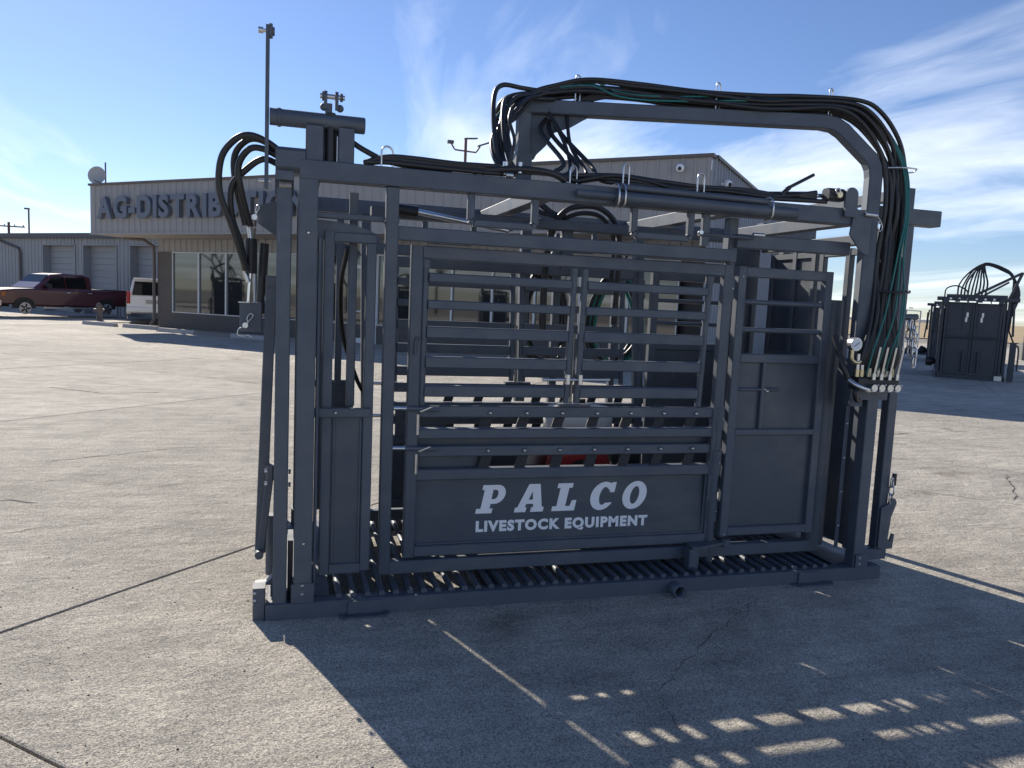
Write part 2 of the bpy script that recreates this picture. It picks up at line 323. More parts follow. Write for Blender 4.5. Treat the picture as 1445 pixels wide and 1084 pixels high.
def side(my, front):
    """one long side of the chute; my maps the distance from the outer face to world y"""
    def bx(name, x0, x1, y0, y1, z0, z1, par=CH, mt=None, c=.004):
        a, b = sorted((my(y0), my(y1))); return B(name, x0, x1, a, b, z0, z1, par, mt, c)
    def bm(name, p, q, w, h, par=CH, mt=None, up=None): return beam(name, (p[0], my(p[1]), p[2]), (q[0], my(q[1]), q[2]), w, h, par, mt, .005, up)
    def cy(name, p, q, r, par=CH, mt=None, n=14): return cyl(name, (p[0], my(p[1]), p[2]), (q[0], my(q[1]), q[2]), r, par, mt, n)
    sgn = 1 if front else -1
    # head posts
    p1 = bx('head_post', .030, .092, .008, .15, .079, 1.955)  # real post, depth behind its face added to stop sun between the posts
    p2 = bx('head_post', .122, .204, 0.002, .082, .079, 2.03)
    for z in (.12, .16): bolt(.163, my(.002), z, p2)
    bolt(.165, my(.002), 1.77, p2); bolt(.165, my(.002), .36, p2)
    bx('post_foot', .112, .214, -.002, .10, .079, .17)
    if front: bx('edge_strip', .207, .222, .03, .075, .12, 1.75)
    # head side door
    dr = bx('side_door', .236 if front else .255, .283, .085, .13, .175, 1.79)
    bx('door_tube', .428, .474, .085, .13, .19, 1.745, dr); bx('door_tube', .283, .474, .086, .129, 1.745, 1.789, dr); bx('door_tube', .284, .428, .086, .129, .175, .225, dr)
    bx('door_rail', .196, .458, .062, .084, .937, .981, dr); bx('door_panel', .283, .428, .10, .106, .225, .95, dr, PAINT2, .001)
    bx('panel_trim', .29, .302, .09, .10, .23, .935, dr); bx('panel_trim', .414, .425, .09, .10, .23, .935, dr)
    bolt(.30, my(.062), .96, dr)
    bx('inner_stile', .352, .392, .16, .20, .98, 1.98)
    # tilted panel post with sleeve
    ps = bm('panel_post', (.532, .035, 2.0), (.557, .205, .13), .058, .05)
    bx('sleeve', .498, .562, .02, .085, 1.842, 1.852, ps)
    bx('brace_bar', .20, .57, .06, .095, 1.845, 1.872)
    # curved neck plate
    MB().prism([(.204, 1.84)]+[(.204+.30*math.sin(t*.157), 1.75+.09*math.cos(t*.157)-.0) for t in range(11)]+[(.204, 1.75)], (0, my(.10), 0), (1, 0, 0), (0, 0, 1), (0, .008*sgn, 0)).build('neck_plate', PAINT, CH)
    # rails
    bx('lower_rail', .53, 3.10, .19, .245, .120, .187)
    bx('upper_rail', .56, 2.30, .045, .105, 1.768, 1.832); bx('upper_rail', 2.345, 3.05, .06, .12, 1.845, 1.915)
    # top beam
    tb = bx('top_beam', .125, 3.09, -.002, .085, 2.002, 2.086)
    for x0, x1 in ((.90, 1.215), (1.735, 2.05)):
        lp = MB(); z0, z1, y = 1.868, 2.0, my(.04)
        P = [(x0, y, z1), (x0, y, z0+.014), (x0+.014, y, z0), (x1-.014, y, z0), (x1, y, z0+.014), (x1, y, z1)]
        for a, b in zip(P, P[1:]): lp.beam(a, b, .034, .034, .005, (0, 1, 0))
        lp.build('hanger_loop', PAINT, CH)
    # ---- side gate (leans in towards the floor)
    gy = lambda z: .125+(1.72-z)*.066
    gt = bm('side_gate', (.666, gy(1.755), 1.755), (.682, gy(.2), .2), .058, .045)
    bm('gate_tube', (2.335, gy(1.755), 1.755), (2.385, gy(.2), .2), .056, .045, gt)
    bm('gate_tube', (.695, gy(1.724), 1.724), (2.308, gy(1.724), 1.724), .045, .062, gt); bm('gate_tube', (.71, gy(.228), .228), (2.357, gy(.228), .228), .045, .055, gt)
    for z in (1.607, 1.478, 1.345, 1.198, 1.055):
        bm('gate_bar', (.728, gy(z), z), (1.452, gy(z), z), .042, .044 if z > 1.4 else .056, gt); bm('gate_bar', (1.541, gy(z), z), (2.222, gy(z), z), .042, .044 if z > 1.4 else .056, gt)
    for x in (1.467, 1.526): bm('stile', (x, gy(1.69), 1.69), (x+.004, gy(1.0), 1.0), .03, .032, gt)
    for x in (.711, 2.236):
        cy('hinge_rod', (x, gy(1.69), 1.69), (x+.006, gy(.985), .985), .017, gt); cy('rod_collar', (x, gy(1.69), 1.69), (x, gy(1.65), 1.65), .023, gt)
    for z, hh, dd in ((.951, .058, .02), (.839, .05, .06), (.748, .054, .02), (.628, .056, .06)): bm('gate_rail', (.707, gy(z)+.015*(dd > .03), z), (2.347+.02*(z < .7), gy(z)+.015*(dd > .03), z), dd, hh, gt)
    bm('back_strip', (.72, gy(.795)+.05, .795), (2.34, gy(.795)+.05, .795), .008, .07, gt, PAINT2)
    for zt, zb, zbolt in ((.925, .868, .947), (.722, .655, .751)):
        for k in range(7):
            xb = 1.068+.1935*k
            st = MB().prism([(xb-.028, zt), (xb+.03, zt), (xb+.012, zb), (xb-.046, zb)], (0, my(gy(.8)+.012), 0), (1, 0, 0), (0, 0, 1), (0, .012*sgn, 0)).build('strap', STRAP, gt)
            bolt(xb, my(gy(zbolt)-.016), zbolt, gt, 1.15)
    pn = MB().prism([(.708, .252), (2.36, .252), (2.355, .603), (.708, .603)], (0, my(gy(.43)+.012), 0), (1, 0, 0), (0, 0, 1), (0, .004*sgn, 0)).build('gate_panel', PAINT2, gt)
    bm('sun_stop', (.72, gy(.69)+.05, .69), (1.03, gy(.69)+.05, .69), .006, .085, gt, PAINT2)  # added plate, blocks sun through the left part of the lower gap
    # inner lip of the panel
    bm('panel_lip', (.72, gy(.262)-.0, .262), (2.35, gy(.262), .262), .02, .012, gt); bm('panel_lip', (2.345, gy(.59), .60), (2.35, gy(.26), .26), .02, .012, gt, None, (0, 1, 0))
    # latch: two chrome rods and drop pins
    for z in (.968, .768):
        y = gy(z)-.03
        cy('latch_rod', (.566, y, z+.003), (.64, y, z+.002), .011, gt, ZINC); cy('latch_rod', (.64, y, z+.002), (.80, y, z-.002), .013, gt)
        MB().prism([(.70, -.012), (.755, .012), (.77, .012), (.715, -.012)], (0, my(y-.012), z), (1, 0, 0), (0, 0, 1), (0, -.005*sgn, 0)).build('latch_handle', ZINC, gt)
        cy('drop_pin', (.70, gy(z)-.02, z-.028), (.701, gy(z)-.016, z-.13), .009, gt, ZINC)
    hk = MB().tube([(.672, my(gy(1.26)-.03), 1.235), (.672, my(gy(1.26)-.03), 1.30), (.678, my(gy(1.26)-.03), 1.316), (.690, my(gy(1.26)-.03), 1.318), (.694, my(gy(1.26)-.03), 1.305)], .006, 8).build('hook', PAINT, gt)
    # centre latch
    cy('bolt_rod', (1.33, gy(1.1)-.02, 1.12), (1.70, gy(1.1)-.02, 1.125), .008, gt, ZINC)
    for x in (1.462, 1.53): bx('latch_block', x-.009, x+.012, gy(1.1)-.045, gy(1.1)-.012, 1.10, 1.15, gt, ZINC)
    cy('latch_pin', (1.497, gy(1.1), 1.36), (1.499, gy(1.0), .99), .007, gt, WORN)
    bx('latch_plate', 1.43, 1.60, gy(1)-.03, gy(1)+.02, .982, .994, gt)
    # hinge post
    hp = cy('hinge_post', (2.352, .135, 1.85), (2.398, .215, .10), .027, CH, None, 16)
    bx('hinge_head', 2.31, 2.365, .09, .15, 1.77, 2.0, hp)
    for z0, z1 in ((1.57, 1.69), (.86, .98), (.60, .74), (.33, .45)):
        t = lambda z: (1.85-z)/1.75; q = lambda z: (2.352+.046*t(z), .135+.08*t(z), z)
        cy('hinge_sleeve', q(z0), q(z1), .035, hp); bolt(q(z1)[0]+.01, my(q(z1)[1]-.034), (z0+z1)/2, hp, .6)
    # ---- entry side door
    gd = bx('entry_door', 2.425, 2.475, .15, .20, .25, 1.755)
    bx('door_tube', 2.985, 3.033, .15, .20, .25, 1.755, gd); bx('door_tube', 2.475, 2.985, .151, .199, 1.70, 1.754, gd); bx('door_tube', 2.475, 2.985, .151, .199, .251, .30, gd)
    bx('door_tube', 2.475, 2.985, .151, .199, 1.232, 1.28, gd); bx('door_tube', 2.475, 2.985, .151, .19, .825, .86, gd)
    for z in (1.565, 1.413): cy('door_bar', (2.475, .175, z), (2.985, .175, z), .014, gd)
    bx('door_panel', 2.475, 2.985, .178, .183, .30, 1.232, gd, PAINT2, .001)
    bx('panel_rib', 2.625, 2.645, .155, .178, .862, 1.28, gd); cy('slide_rod', (2.48, .165, 1.082), (2.74, .165, 1.082), .009, gd)
    bolt(2.66, my(.155), 1.075, gd); bolt(2.645, my(.155), 1.085, gd, .8)
    for z in (1.70, .26): bolt(2.45, my(.15), z, gd, .7)
    # ---- tail end
    cy('corner_tube', (3.10, .235, .16), (3.10, .235, 1.60), .062, CH, PAINT2, 22)
    bx('tail_post', 3.218, 3.292, .01, .08, .079, 2.0)
    if not front: bx('shade_plate', 3.035, 3.30, .085, .09, .2, 1.98, CH, PAINT2, .001)  # added sheet on the rear side only, shades the tail gate from the sun
    bx('tail_strip', 3.155, 3.18, .10, .108, .17, 1.6)
    for k in range(6): bolt(3.168, my(.10), .30+.2*k, CH, .8)
    fb = bx('post_foot', 3.225, 3.305, -.004, .09, .079, .155)
    for z in (.10, .135): bolt(3.25, my(-.004), z, fb, .9)
    ep = bx('end_post', 3.444, 3.506, .10, .16, .10, 2.04)
    bx('end_foot', 3.30, 3.515, .09, .17, .085, .15)
    bx('end_arm', 3.25, 3.685, .098, .18, 2.045, 2.135)
    bx('end_riser', 3.435, 3.50, .11, .17, 2.135, 2.25)
side(lambda y: y, True)
side(lambda y: W-y, False)
# lettering on the near side panel
def arc(cx, cy_, rx, ry, a0, a1, k): return [(cx+rx*math.cos(R(a0+(a1-a0)*i/k)), cy_+ry*math.sin(R(a0+(a1-a0)*i/k))) for i in range(k+1)]
LET = {
 'P': [[(0, 0), (.58, 0), (.58, .17), (.47, .17), (.47, .33), (.58, .33)]+arc(.60, .665, .33, .335, -90, 90, 14)+[(.06, 1), (.06, .83), (.15, .83), (.15, .17), (0, .17)], [(.46, .50)]+arc(.56, .665, .11, .165, -90, 90, 8)+[(.46, .83)]],
 'A': [[(-.02, 0), (.40, 0), (.40, .17), (.33, .17), (.365, .29), (.615, .29), (.645, .17), (.575, .17), (.575, 0), (1.04, 0), (1.04, .17), (.965, .17), (.72, 1), (.31, 1), (.06, .17), (-.02, .17)], [(.415, .44), (.575, .44), (.495, .74)]],
 'L': [[(0, 0), (.86, 0), (.86, .38), (.69, .38), (.65, .17), (.48, .17), (.48, .83), (.60, .83), (.60, 1), (.03, 1), (.03, .83), (.15, .83), (.15, .17), (0, .17)]],
 'C': [arc(.46, .5, .47, .52, 62, 332, 30)+[(.60, .24)]+arc(.50, .5, .17, .33, -62, -290, 24)+[(.70, .68), (.70, .63), (.88, .63), (.88, 1.0), (.74, 1.0)]],
 'O': [arc(.46, .5, .47, .52, 0, 353, 40), arc(.46, .5, .17, .33, 0, 350, 28)]}
gpy = .125+(1.72-.43)*.066+.0105
s, sh = .150, .20
for ch, x0 in zip('PALCO', (1.024, 1.236, 1.440, 1.648, 1.836)):
    me = splmesh('letter', [[(x*s+sh*s*y, y*s) for x, y in p] for p in LET[ch]], .0006); me.materials.append(WHITE)
    put('letter', me, (x0, gpy, .410), CH, (R(90), 0, 0))
me = textmesh('LIVESTOCK EQUIPMENT', 'letter_row', .1, .0056, .0006); me.materials.append(WHITE)
xs = [v.co.x for v in me.vertices]; ys = [v.co.y for v in me.vertices]
o = put('lettering', me, (1.03-min(xs)*.975/(max(xs)-min(xs)), gpy, .316), CH, (R(90), 0, 0)); o.scale = (.975/(max(xs)-min(xs)), .07/(max(ys)-min(ys)), 1)

# cross members, head gate, tail gate
for x in (.14, 1.24, 2.25, 3.0): B('cross_beam', x, x+.075, .087, W-.087, 2.005, 2.075, CH)
for a, b in ((.22, .62), (.76, 1.16)):
    hd = B('head_gate_door', .142, .178, a, a+.05, .10, 1.98, CH); B('door_tube', .143, .177, b-.05, b, .10, 1.98, hd)
    B('door_sheet', .155, .162, a+.05, b-.05, .15, 1.30, hd, PAINT2, .001); B('door_tube', .144, .176, a+.05, b-.05, 1.30, 1.345, hd)
for a, b in ((.19, .67), (.70, 1.19)):
    td = B('tail_gate_door', 3.32, 3.36, a, a+.045, .12, 1.92, CH); B('door_tube', 3.322, 3.358, b-.045, b, .12, 1.92, td); [B('door_tube', 3.321, 3.359, a+(b-a)*q-.022, a+(b-a)*q+.022, 1.2, 1.92, td) for q in (.45,)]
    B('door_sheet', 3.337, 3.343, a+.046, b-.046, .13, 1.22 if a < .5 else 1.9, td, PAINT2, .001); B('door_tube', 3.323, 3.357, a+.046, b-.046, 1.22, 1.26, td); B('door_tube', 3.324, 3.356, a+.046, b-.046, 1.875, 1.915, td)
B('tail_header', 3.31, 3.37, .09, W-.09, 1.935, 1.995, CH); B('tail_header', 3.44, 3.50, .172, W-.172, 2.19, 2.25, CH)
# squeeze cylinder under the top beams
sc_ = cyl('squeeze_cylinder', (.60, .62, 1.975), (.74, .62, 1.965), .03, CH, BLACK); cyl('cylinder_rod', (.74, .62, 1.965), (1.25, .62, 1.90), .016, sc_, CHROME)
beam('torque_link', (1.25, .62, 1.90), (1.45, .62, 1.985), .05, .012, CH)
B('torque_tube', .5, 2.9, .66, .74, 1.93, 1.985, CH)
B('inner_post', 1.60, 1.665, .70, .76, 1.70, 1.94, CH); MB().prism([(1.50, 1.72), (1.60, 1.72), (1.60, 1.90)], (0, .73, 0), (1, 0, 0), (0, 0, 1), (0, .012, 0)).build('gusset_plate', PAINT, CH)

# top mechanism of the head gate
hb = B('head_box', .022, .147, .0, .10, 2.032, 2.132, CH, None, .016)
for xx, zz in ((.12, 2.142), (.06, 2.142)): bolt(xx, .03, zz-.02, hb, .8)
cyl('roller', (.038, .035, 1.968), (.09, .035, 1.968), .024, CH, WORN, 18); B('roller_bracket', .02, .10, .072, .082, 1.93, 2.03, CH); B('roller_bracket', .022, .098, .0, .006, 1.99, 2.03, CH)
tw = B('head_tower', .147, .222, .012, .10, 2.087, 2.235, CH); B('tower_plate', .287, .356, .012, .10, 2.087, 2.235, tw); B('tower_back', .222, .287, .075, .098, 2.087, 2.235, tw, PAINT2)
cyl('lift_cylinder', (.253, .045, 2.09), (.253, .045, 2.30), .021, tw, BLACK); cyl('cylinder_rod', (.283, .032, 2.088), (.283, .032, 2.20), .004, tw, ZINC, 8)
pp = cyl('cross_pipe', (-.005, .055, 2.262), (.40, .055, 2.262), .0365, CH, None, 22); cyl('pipe_collar', (.028, .055, 2.262), (.042, .055, 2.262), .0405, pp, None, 22); cyl('pipe_cap', (.385, .055, 2.262), (.403, .055, 2.262), .034, pp, None, 22)
cv = MB(); cv.beam((.243, .05, 2.27), (.243, .05, 2.34), .03, .03)
for x in (.222, .27): cv.prism([(-.022, 2.31)]+[(.024*math.cos(R(a)), 2.372+.024*math.sin(R(a))) for a in range(0, 181, 30)]+[(-.018, 2.31)], (x, .05, 0), (0, 1, 0), (0, 0, 1), (.014, 0, 0))
cv = cv.build('clevis', PAINT, CH); cyl('clevis_pin', (.205, .05, 2.372), (.312, .05, 2.372), .011, cv, ZINC); cyl('pin_nut', (.214, .05, 2.372), (.235, .05, 2.372), .02, cv, PAINT, 6); cyl('pin_nut', (.292, .05, 2.372), (.303, .05, 2.372), .018, cv, PAINT, 6)
MB().sphere((.222, .05, 2.325), .017).sphere((.292, .05, 2.325), .017).build('clevis_boss', PAINT, cv)
fl = MB().prism([(0, 1.955), (.05, 1.955), (.04, 2.64), (.01, 2.64)], (-.024, .03, 0), (0, 1, 0), (0, 0, 1), (.016, 0, 0)).build('signal_bar', PAINT, CH)
B('bar_plate', -.010, .004, .03, .07, 2.59, 2.642, fl); cyl('bar_bolt', (-.055, .05, 2.615), (.0, .05, 2.615), .008, fl, ZINC, 8); cyl('bar_nut', (-.055, .05, 2.615), (-.035, .05, 2.615), .013, fl, ZINC, 6); cyl('bar_nut', (.0, .05, 2.615), (.012, .05, 2.615), .018, fl, PAINT, 6)
cyl('bar_bolt', (-.05, .05, 1.985), (.0, .05, 1.985), .009, fl, ZINC, 8)

# linkage on the outside of the head end
lc = cyl('gate_cylinder', (-.086, .25, 1.745), (-.088, .25, 1.585), .028, CH, BLACK, 18); cyl('cylinder_rod', (-.088, .25, 1.585), (-.095, .25, 1.45), .009, lc, CHROME)
cyl('cylinder_eye', (-.083, .25, 1.745), (-.076, .25, 1.83), .014, lc, WORN); cyl('port_fitting', (-.115, .245, 1.60), (-.095, .24, 1.545), .011, lc, ZINC, 8); cyl('port_fitting', (-.095, .24, 1.80), (-.088, .24, 1.745), .012, lc, ZINC, 8)
br = B('gate_bracket', -.135, -.035, .24, .262, 1.315, 1.452, CH); B('bracket_lip', -.14, -.09, .23, .239, 1.448, 1.454, br, ZINC)
def hairpin(x, y, z, par, fl=1):
    cyl('pin_head', (x, y, z), (x, y-.02, z), .013, par, ZINC, 14)
    MB().tube(spline([(x, y-.012, z), (x+.02*fl, y-.012, z+.025), (x+.035*fl, y-.012, z+.045), (x+.022*fl, y-.012, z+.055), (x+.008*fl, y-.012, z+.035), (x+.012*fl, y-.012, z+.01)], 5), .003, 6).build('hairpin', ZINC, par, False)
    MB().tube(spline([(x-.004, y-.012, z-.005), (x-.03*fl, y-.012, z-.02), (x-.032*fl, y-.012, z-.045), (x-.01*fl, y-.012, z-.05), (x+.01*fl, y-.012, z-.045), (x+.03*fl, y-.012, z-.055)], 5), .003, 6).build('hairpin', ZINC, par, False)
hairpin(-.108, .24, 1.345, br); hairpin(-.072, .24, 1.842, lc, .6)
MB().prism([(-.06, 1.90), (.03, 1.93), (.03, 1.76), (-.06, 1.82)], (0, .27, 0), (1, 0, 0), (0, 0, 1), (0, .01, 0)).build('mount_plate', PAINT, CH)
cyl('guide_cylinder', (-.03, .3, 1.73), (-.045, .3, 1.40), .022, CH, BLACK, 16); cyl('cylinder_rod', (-.006, .29, 1.575), (-.04, .29, 1.38), .004, CH, ZINC, 8)
beam('link_bar', (.006, .24, 1.56), (-.033, .24, .25), .05, .014, CH); B('link_head', -.02, .028, .22, .26, 1.53, 1.58, CH)
beam('lower_link', (.012, .20, .66), (-.032, .20, .26), .036, .014, CH); B('link_clevis', -.01, .03, .17, .23, .62, .69, CH, None, .01); cyl('link_pin', (-.035, .16, .26), (-.035, .25, .26), .02, CH)
for z in (.63, .69):
    cyl('link_bolt', (-.012, .07, z), (.0, .07, z), .01, CH, ZINC, 6); cyl('link_bolt', (.094, .04, z), (.104, .04, z), .012, CH, None, 6)
hg = B('hinge_block', -.056, -.002, .01, .09, .004, .155, CH)
for z in (.10, .135): bolt(-.045, .01, z, hg, .9)
MB().prism([(-.05, .15), (.0, .155), (.025, .18), (.03, .24), (.045, .24), (.045, .10), (.02, .085), (.02, .145)], (0, .075, 0), (1, 0, 0), (0, 0, 1), (0, .06, 0)).build('hinge_hook', PAINT, CH)
cyl('hinge_rod', (.02, .3, .12), (.02, .3, .42), .03, CH, PAINT, 18); B('kick_plate', .095, .12, .12, .30, .09, .34, CH, PAINT2)

# gantry arch over the chute
ar = MB(); P = [(3.148, .045, 1.02), (3.146, .045, 2.27), (3.138, .046, 2.32), (3.115, .051, 2.365), (2.955, .09, 2.508), (2.905, .103, 2.538), (2.84, .12, 2.548), (1.28, .52, 2.548)]
for a, b in zip(P, P[1:]):
    v = (V(b)-V(a)).normalized(); up = V((-.25, .97, 0)) if abs(v.z) > .2 else V((0, 0, 1))
    sdv = v.cross(V((.25, .97, 0))); ar.beam(V(a)-v*.008, V(b)+v*.008, .074, .074, .006, V((.25, .97, 0)))
gan = ar.build('gantry_arch', PAINT, CH)
B('gantry_upright', 1.245, 1.315, .485, .555, 2.30, 2.60, gan); B('upright_sleeve', 1.236, 1.324, .476, .564, 2.076, 2.30, gan)
MB().prism([(1.315, 2.51), (1.62, 2.51), (1.585, 2.49), (1.53, 2.455), (1.44, 2.42), (1.40, 2.35), (1.352, 2.30), (1.34, 2.275), (1.315, 2.27)], (0, .515+.256*1.29, 0), (1, -.256, 0), (0, 0, 1), (0, .012, 0)).build('gusset_plate', PAINT, gan)
for z in (2.33, 2.45): B('gantry_slot', 1.316, 1.319, .50, .505, z, z+.05, gan, ZINC, .001)
# clamp pin at the foot of the arch, end plate of the beam
cyl('clamp_pin', (3.06, -.02, 2.062), (3.13, -.03, 2.058), .012, CH, ZINC, 10)
MB().tube(spline([(3.12, -.035, 2.06), (3.15, -.036, 2.03), (3.165, -.036, 1.995), (3.15, -.036, 1.975), (3.135, -.036, 2.0), (3.14, -.036, 2.03)], 5), .003, 6).build('hairpin', ZINC, CH, False)
MB().prism([(3.0, 2.09), (3.11, 2.06), (3.11, 1.84), (3.06, 1.86), (2.98, 1.95)], (0, -.004, 0), (1, 0, 0), (0, 0, 1), (0, -.01, 0)).build('beam_end_plate', PAINT, CH)
# prod pipes along the near beam, with U-bolts
p1 = cyl('prod_pipe', (1.40, -.024, 2.04), (1.635, -.024, 2.04), .018, CH); p2 = cyl('prod_pipe', (1.60, -.034, 2.035), (2.62, -.034, 2.03), .0285, CH, None, 18); cyl('prod_pipe', (1.62, -.03, 2.085), (2.45, -.03, 2.078), .016, CH)
for x in (1.605, 1.638, 2.46):
    MB().tube([(x, .01, 2.10), (x, -.03, 2.10), (x, -.058, 2.085), (x, -.066, 2.05), (x, -.066, 2.01), (x, -.05, 1.99), (x, .0, 1.985)], .005, 8).build('u_bolt', ZINC, CH, False)
# tail cylinder lying on the beam
tcyl = cyl('tail_cylinder', (2.42, .06, 2.118), (2.74, .05, 2.142), .022, CH, BLACK); cyl('cylinder_rod', (2.74, .05, 2.142), (2.86, .045, 2.15), .011, tcyl, CHROME); cyl('cylinder_rod', (2.5, .02, 2.105), (2.84, .02, 2.115), .012, tcyl, BLACK)
ck = MB().prism([(2.93, 2.04), (2.925, 2.13)]+[(2.965+.04*math.cos(R(a)), 2.155+.04*math.sin(R(a))) for a in range(170, -1, -20)]+[(3.005, 2.04)], (0, -.01, 0), (1, 0, 0), (0, 0, 1), (0, -.014, 0)).build('clevis_plate', PAINT, CH)
cyl('clevis_pin', (2.885, .03, 2.15), (2.885, -.03, 2.15), .016, ck, BRASS); MB().tube(spline([(2.865, -.03, 2.15), (2.855, -.03, 2.17), (2.875, -.03, 2.18), (2.885, -.03, 2.155)], 4), .004, 6).build('hairpin', ZINC, ck, False); B('clevis_block', 2.83, 2.93, -.012, .05, 2.12, 2.185, ck, BLACK, .012)
hl = cyl('release_handle', (2.60, .04, 2.165), (2.755, .03, 2.25), .009, CH, RUBBER); cyl('handle_stem', (2.57, .04, 2.13), (2.62, .04, 2.175), .012, hl, BLACK)
# small slide latch under the beam
B('slide_latch', 2.10, 2.42, .02, .05, 1.888, 1.902, CH); B('latch_post', 2.12, 2.16, .03, .06, 1.84, 2.0, CH); cyl('latch_knob', (2.095, .02, 1.90), (2.085, -.02, 1.90), .01, CH, ZINC); cyl('latch_knob', (2.395, .0, 1.91), (2.46, .0, 1.91), .011, CH, ZINC)

# ------------------------------------------------------------------ hoses on the chute
rnd = random.Random(3)
def U(a): return rnd.uniform(-a, a)
def armpt(t, z=0, o=0):    # along the arch, t 0 at the upright .. 1 at the bend
    x = 1.28+t*1.62; y = .52-t*.415; return (x+.25*o, y+.97*o, 2.582+z)
def arch_hose(i, n, left, r=.0118, mt=None):
    o = -.044+.088*(i % 5)/4+U(.004); lay = i//5; z = .013+.0215*lay
    h = .016+U(.014)
    xo = 3.20+.145*(i/(n-1))+U(.006); vx = 3.10+.23*(i/(n-1))
    P = [(vx, -.03, 1.22), (vx+.01, -.045, 1.32), (3.17+.14*(i/(n-1)), -.02+U(.02), 1.55), (xo-.01, .005+U(.02), 1.85), (xo, .01+U(.02), 2.1), (xo-.015, .02+U(.015), 2.30), (xo-.075, .035+o*.5, 2.43+z*.5), (xo-.20, .06+o*.8, 2.55+z*.8), (xo-.34, .09+o, 2.592+z+U(.006)),
         armpt(.88, z+.008, o), armpt(.75, z+U(.01), o+U(.018)), armpt(.55, z+.005+U(.016), o+U(.022)), armpt(.36, z+.02+h*.5, o+U(.01)), armpt(.2, z+.022+h, o+U(.01))]
    if left is None:
        k = U(1); P += [armpt(.08, z+h*.5, o), (1.20+.02*k, .60, 2.57+z*.4), (1.22+.05*k, .72, 2.40), (1.34+.05*k, .78, 2.20), (1.48+.06*k, .76, 2.05), (1.6+.06*k, .74, 2.01)]
    elif left:
        k = U(1)
        P += [armpt(.10, .03+z*.6, o), (1.30+.02*k, .42, 2.575+z*.3), (1.17+.05*k, .33, 2.48+.05*U(1)), (1.075+.05*k, .24, 2.34+.04*k), (1.06+.05*k, .14, 2.20), (1.085+.04*k, .07+U(.02), 2.125), (1.0+U(.03), .045+o*.6, 2.103+.010*lay), (.82, .045+o*.8, 2.101+.009*lay), (.62, .045+o*.8, 2.104+.010*lay+U(.003)), (.50, .045+o*.8, 2.105+.008*lay), (.40, .05+o*.6, 2.098)]
    else:
        k = U(1)
        P = P[:-1]+[armpt(.24, .02+z*.6, o), (1.50+.03*k, .50, 2.555), (1.43+.03*k, .50, 2.50), (1.42+.08*k, .42, 2.40), (1.50+.10*k, .22, 2.22), (1.46+.16*k, .09, 2.135), (1.62+U(.02), .045+o*.8, 2.112+.018*lay), (1.85, .045+o*.8, 2.11+.016*lay+U(.005)), (2.1, .045+o*.8, 2.10+.016*lay), (2.35, .05+o*.7, 2.115+.012*lay), (2.6, .055+o*.5, 2.125)]
    return hose(P, r, CH, mt)
for i in range(16): arch_hose(i, 16, (True, False, None)[0 if i % 5 == 0 or i in (7, 12) else 1 if i % 5 == 1 else 2])
for i, (zz, oo) in enumerate(((.055, -.04), (.06, .02), (.03, -.05))):
    vx = 3.13+.06*i
    hose([(vx, -.06, 1.2), (vx+.02, -.075, 1.34), (vx+.09, -.06, 1.55), (3.27+.02*i, -.05, 1.85), (3.315+.01*i, -.03, 2.1), (3.28+.012*i, .0, 2.36), (3.12, .05, 2.60), (2.9, .08, 2.655), armpt(.75, zz+.02, oo), armpt(.45, zz-.01, oo*1.2), armpt(.3, zz+.0, oo*1.1), armpt(.2, zz+.05, oo), (1.34, .45, 2.62), (1.16, .40, 2.52), (1.05, .30, 2.40)], .0055, CH, TEAL, 'green_line', 7, 6)
hose([(3.29, -.06, 1.2), (3.30, -.075, 1.35), (3.325, -.06, 1.55), (3.33, -.05, 1.7)], .0055, CH, TEAL, 'green_line', 7, 6)
# loose curls round the upright
for k in range(2):
    hose([(1.06+.06*k, .1, 2.11), (1.035+.05*k, .16, 2.28), (1.045+.05*k, .26, 2.50-.06*k), (1.11+.03*k, .36, 2.60-.06*k), (1.24, .42, 2.615-.05*k), (1.42, .44, 2.615-.03*k)], .0125, CH)
hose([(1.075, .03, 2.12), (1.085, .02, 2.20), (1.095, .03, 2.27), (1.075, .06, 2.36), (1.10, .12, 2.43)], .0085, CH, ZINC if False else RUBBER)
for k in range(2): hose([(1.40+.10*k, .46, 2.52), (1.46+.03*k, .34, 2.33), (1.44+.09*k, .2, 2.18), (1.32+.12*k, .06, 2.12)], .010, CH)
hose([(.9, .03, 2.105), (1.02, .01, 2.12), (1.15, .0, 2.13), (1.28, .01, 2.125), (1.36, .03, 2.10)], .017, CH); hose([(.95, .06, 2.11), (1.1, .05, 2.125), (1.3, .05, 2.13), (1.45, .06, 2.10)], .015, CH)
cyl('hose_fitting', (1.055, .02, 2.10), (1.055, .02, 2.16), .013, CH, ZINC, 8); cyl('hose_fitting', (1.085, -.01, 2.095), (1.05, -.01, 2.095), .012, CH, ZINC, 8); cyl('hose_fitting', (1.12, .0, 2.11), (1.12, .0, 2.16), .011, CH, ZINC, 8)
# bundle lying on the beam towards the tail
for k in range(4): hose([(1.42, .05+.012*k, 2.105), (1.6, .02+.02*k, 2.14+U(.006)), (1.78, .02+.02*k, 2.135), (1.95, .02+.018*k, 2.11), (2.2, .02+.018*k, 2.118+U(.006)), (2.45, .03+.015*k, 2.115), (2.62, .04, 2.13), (2.78, .03, 2.13+.01*k)], .0115, CH)
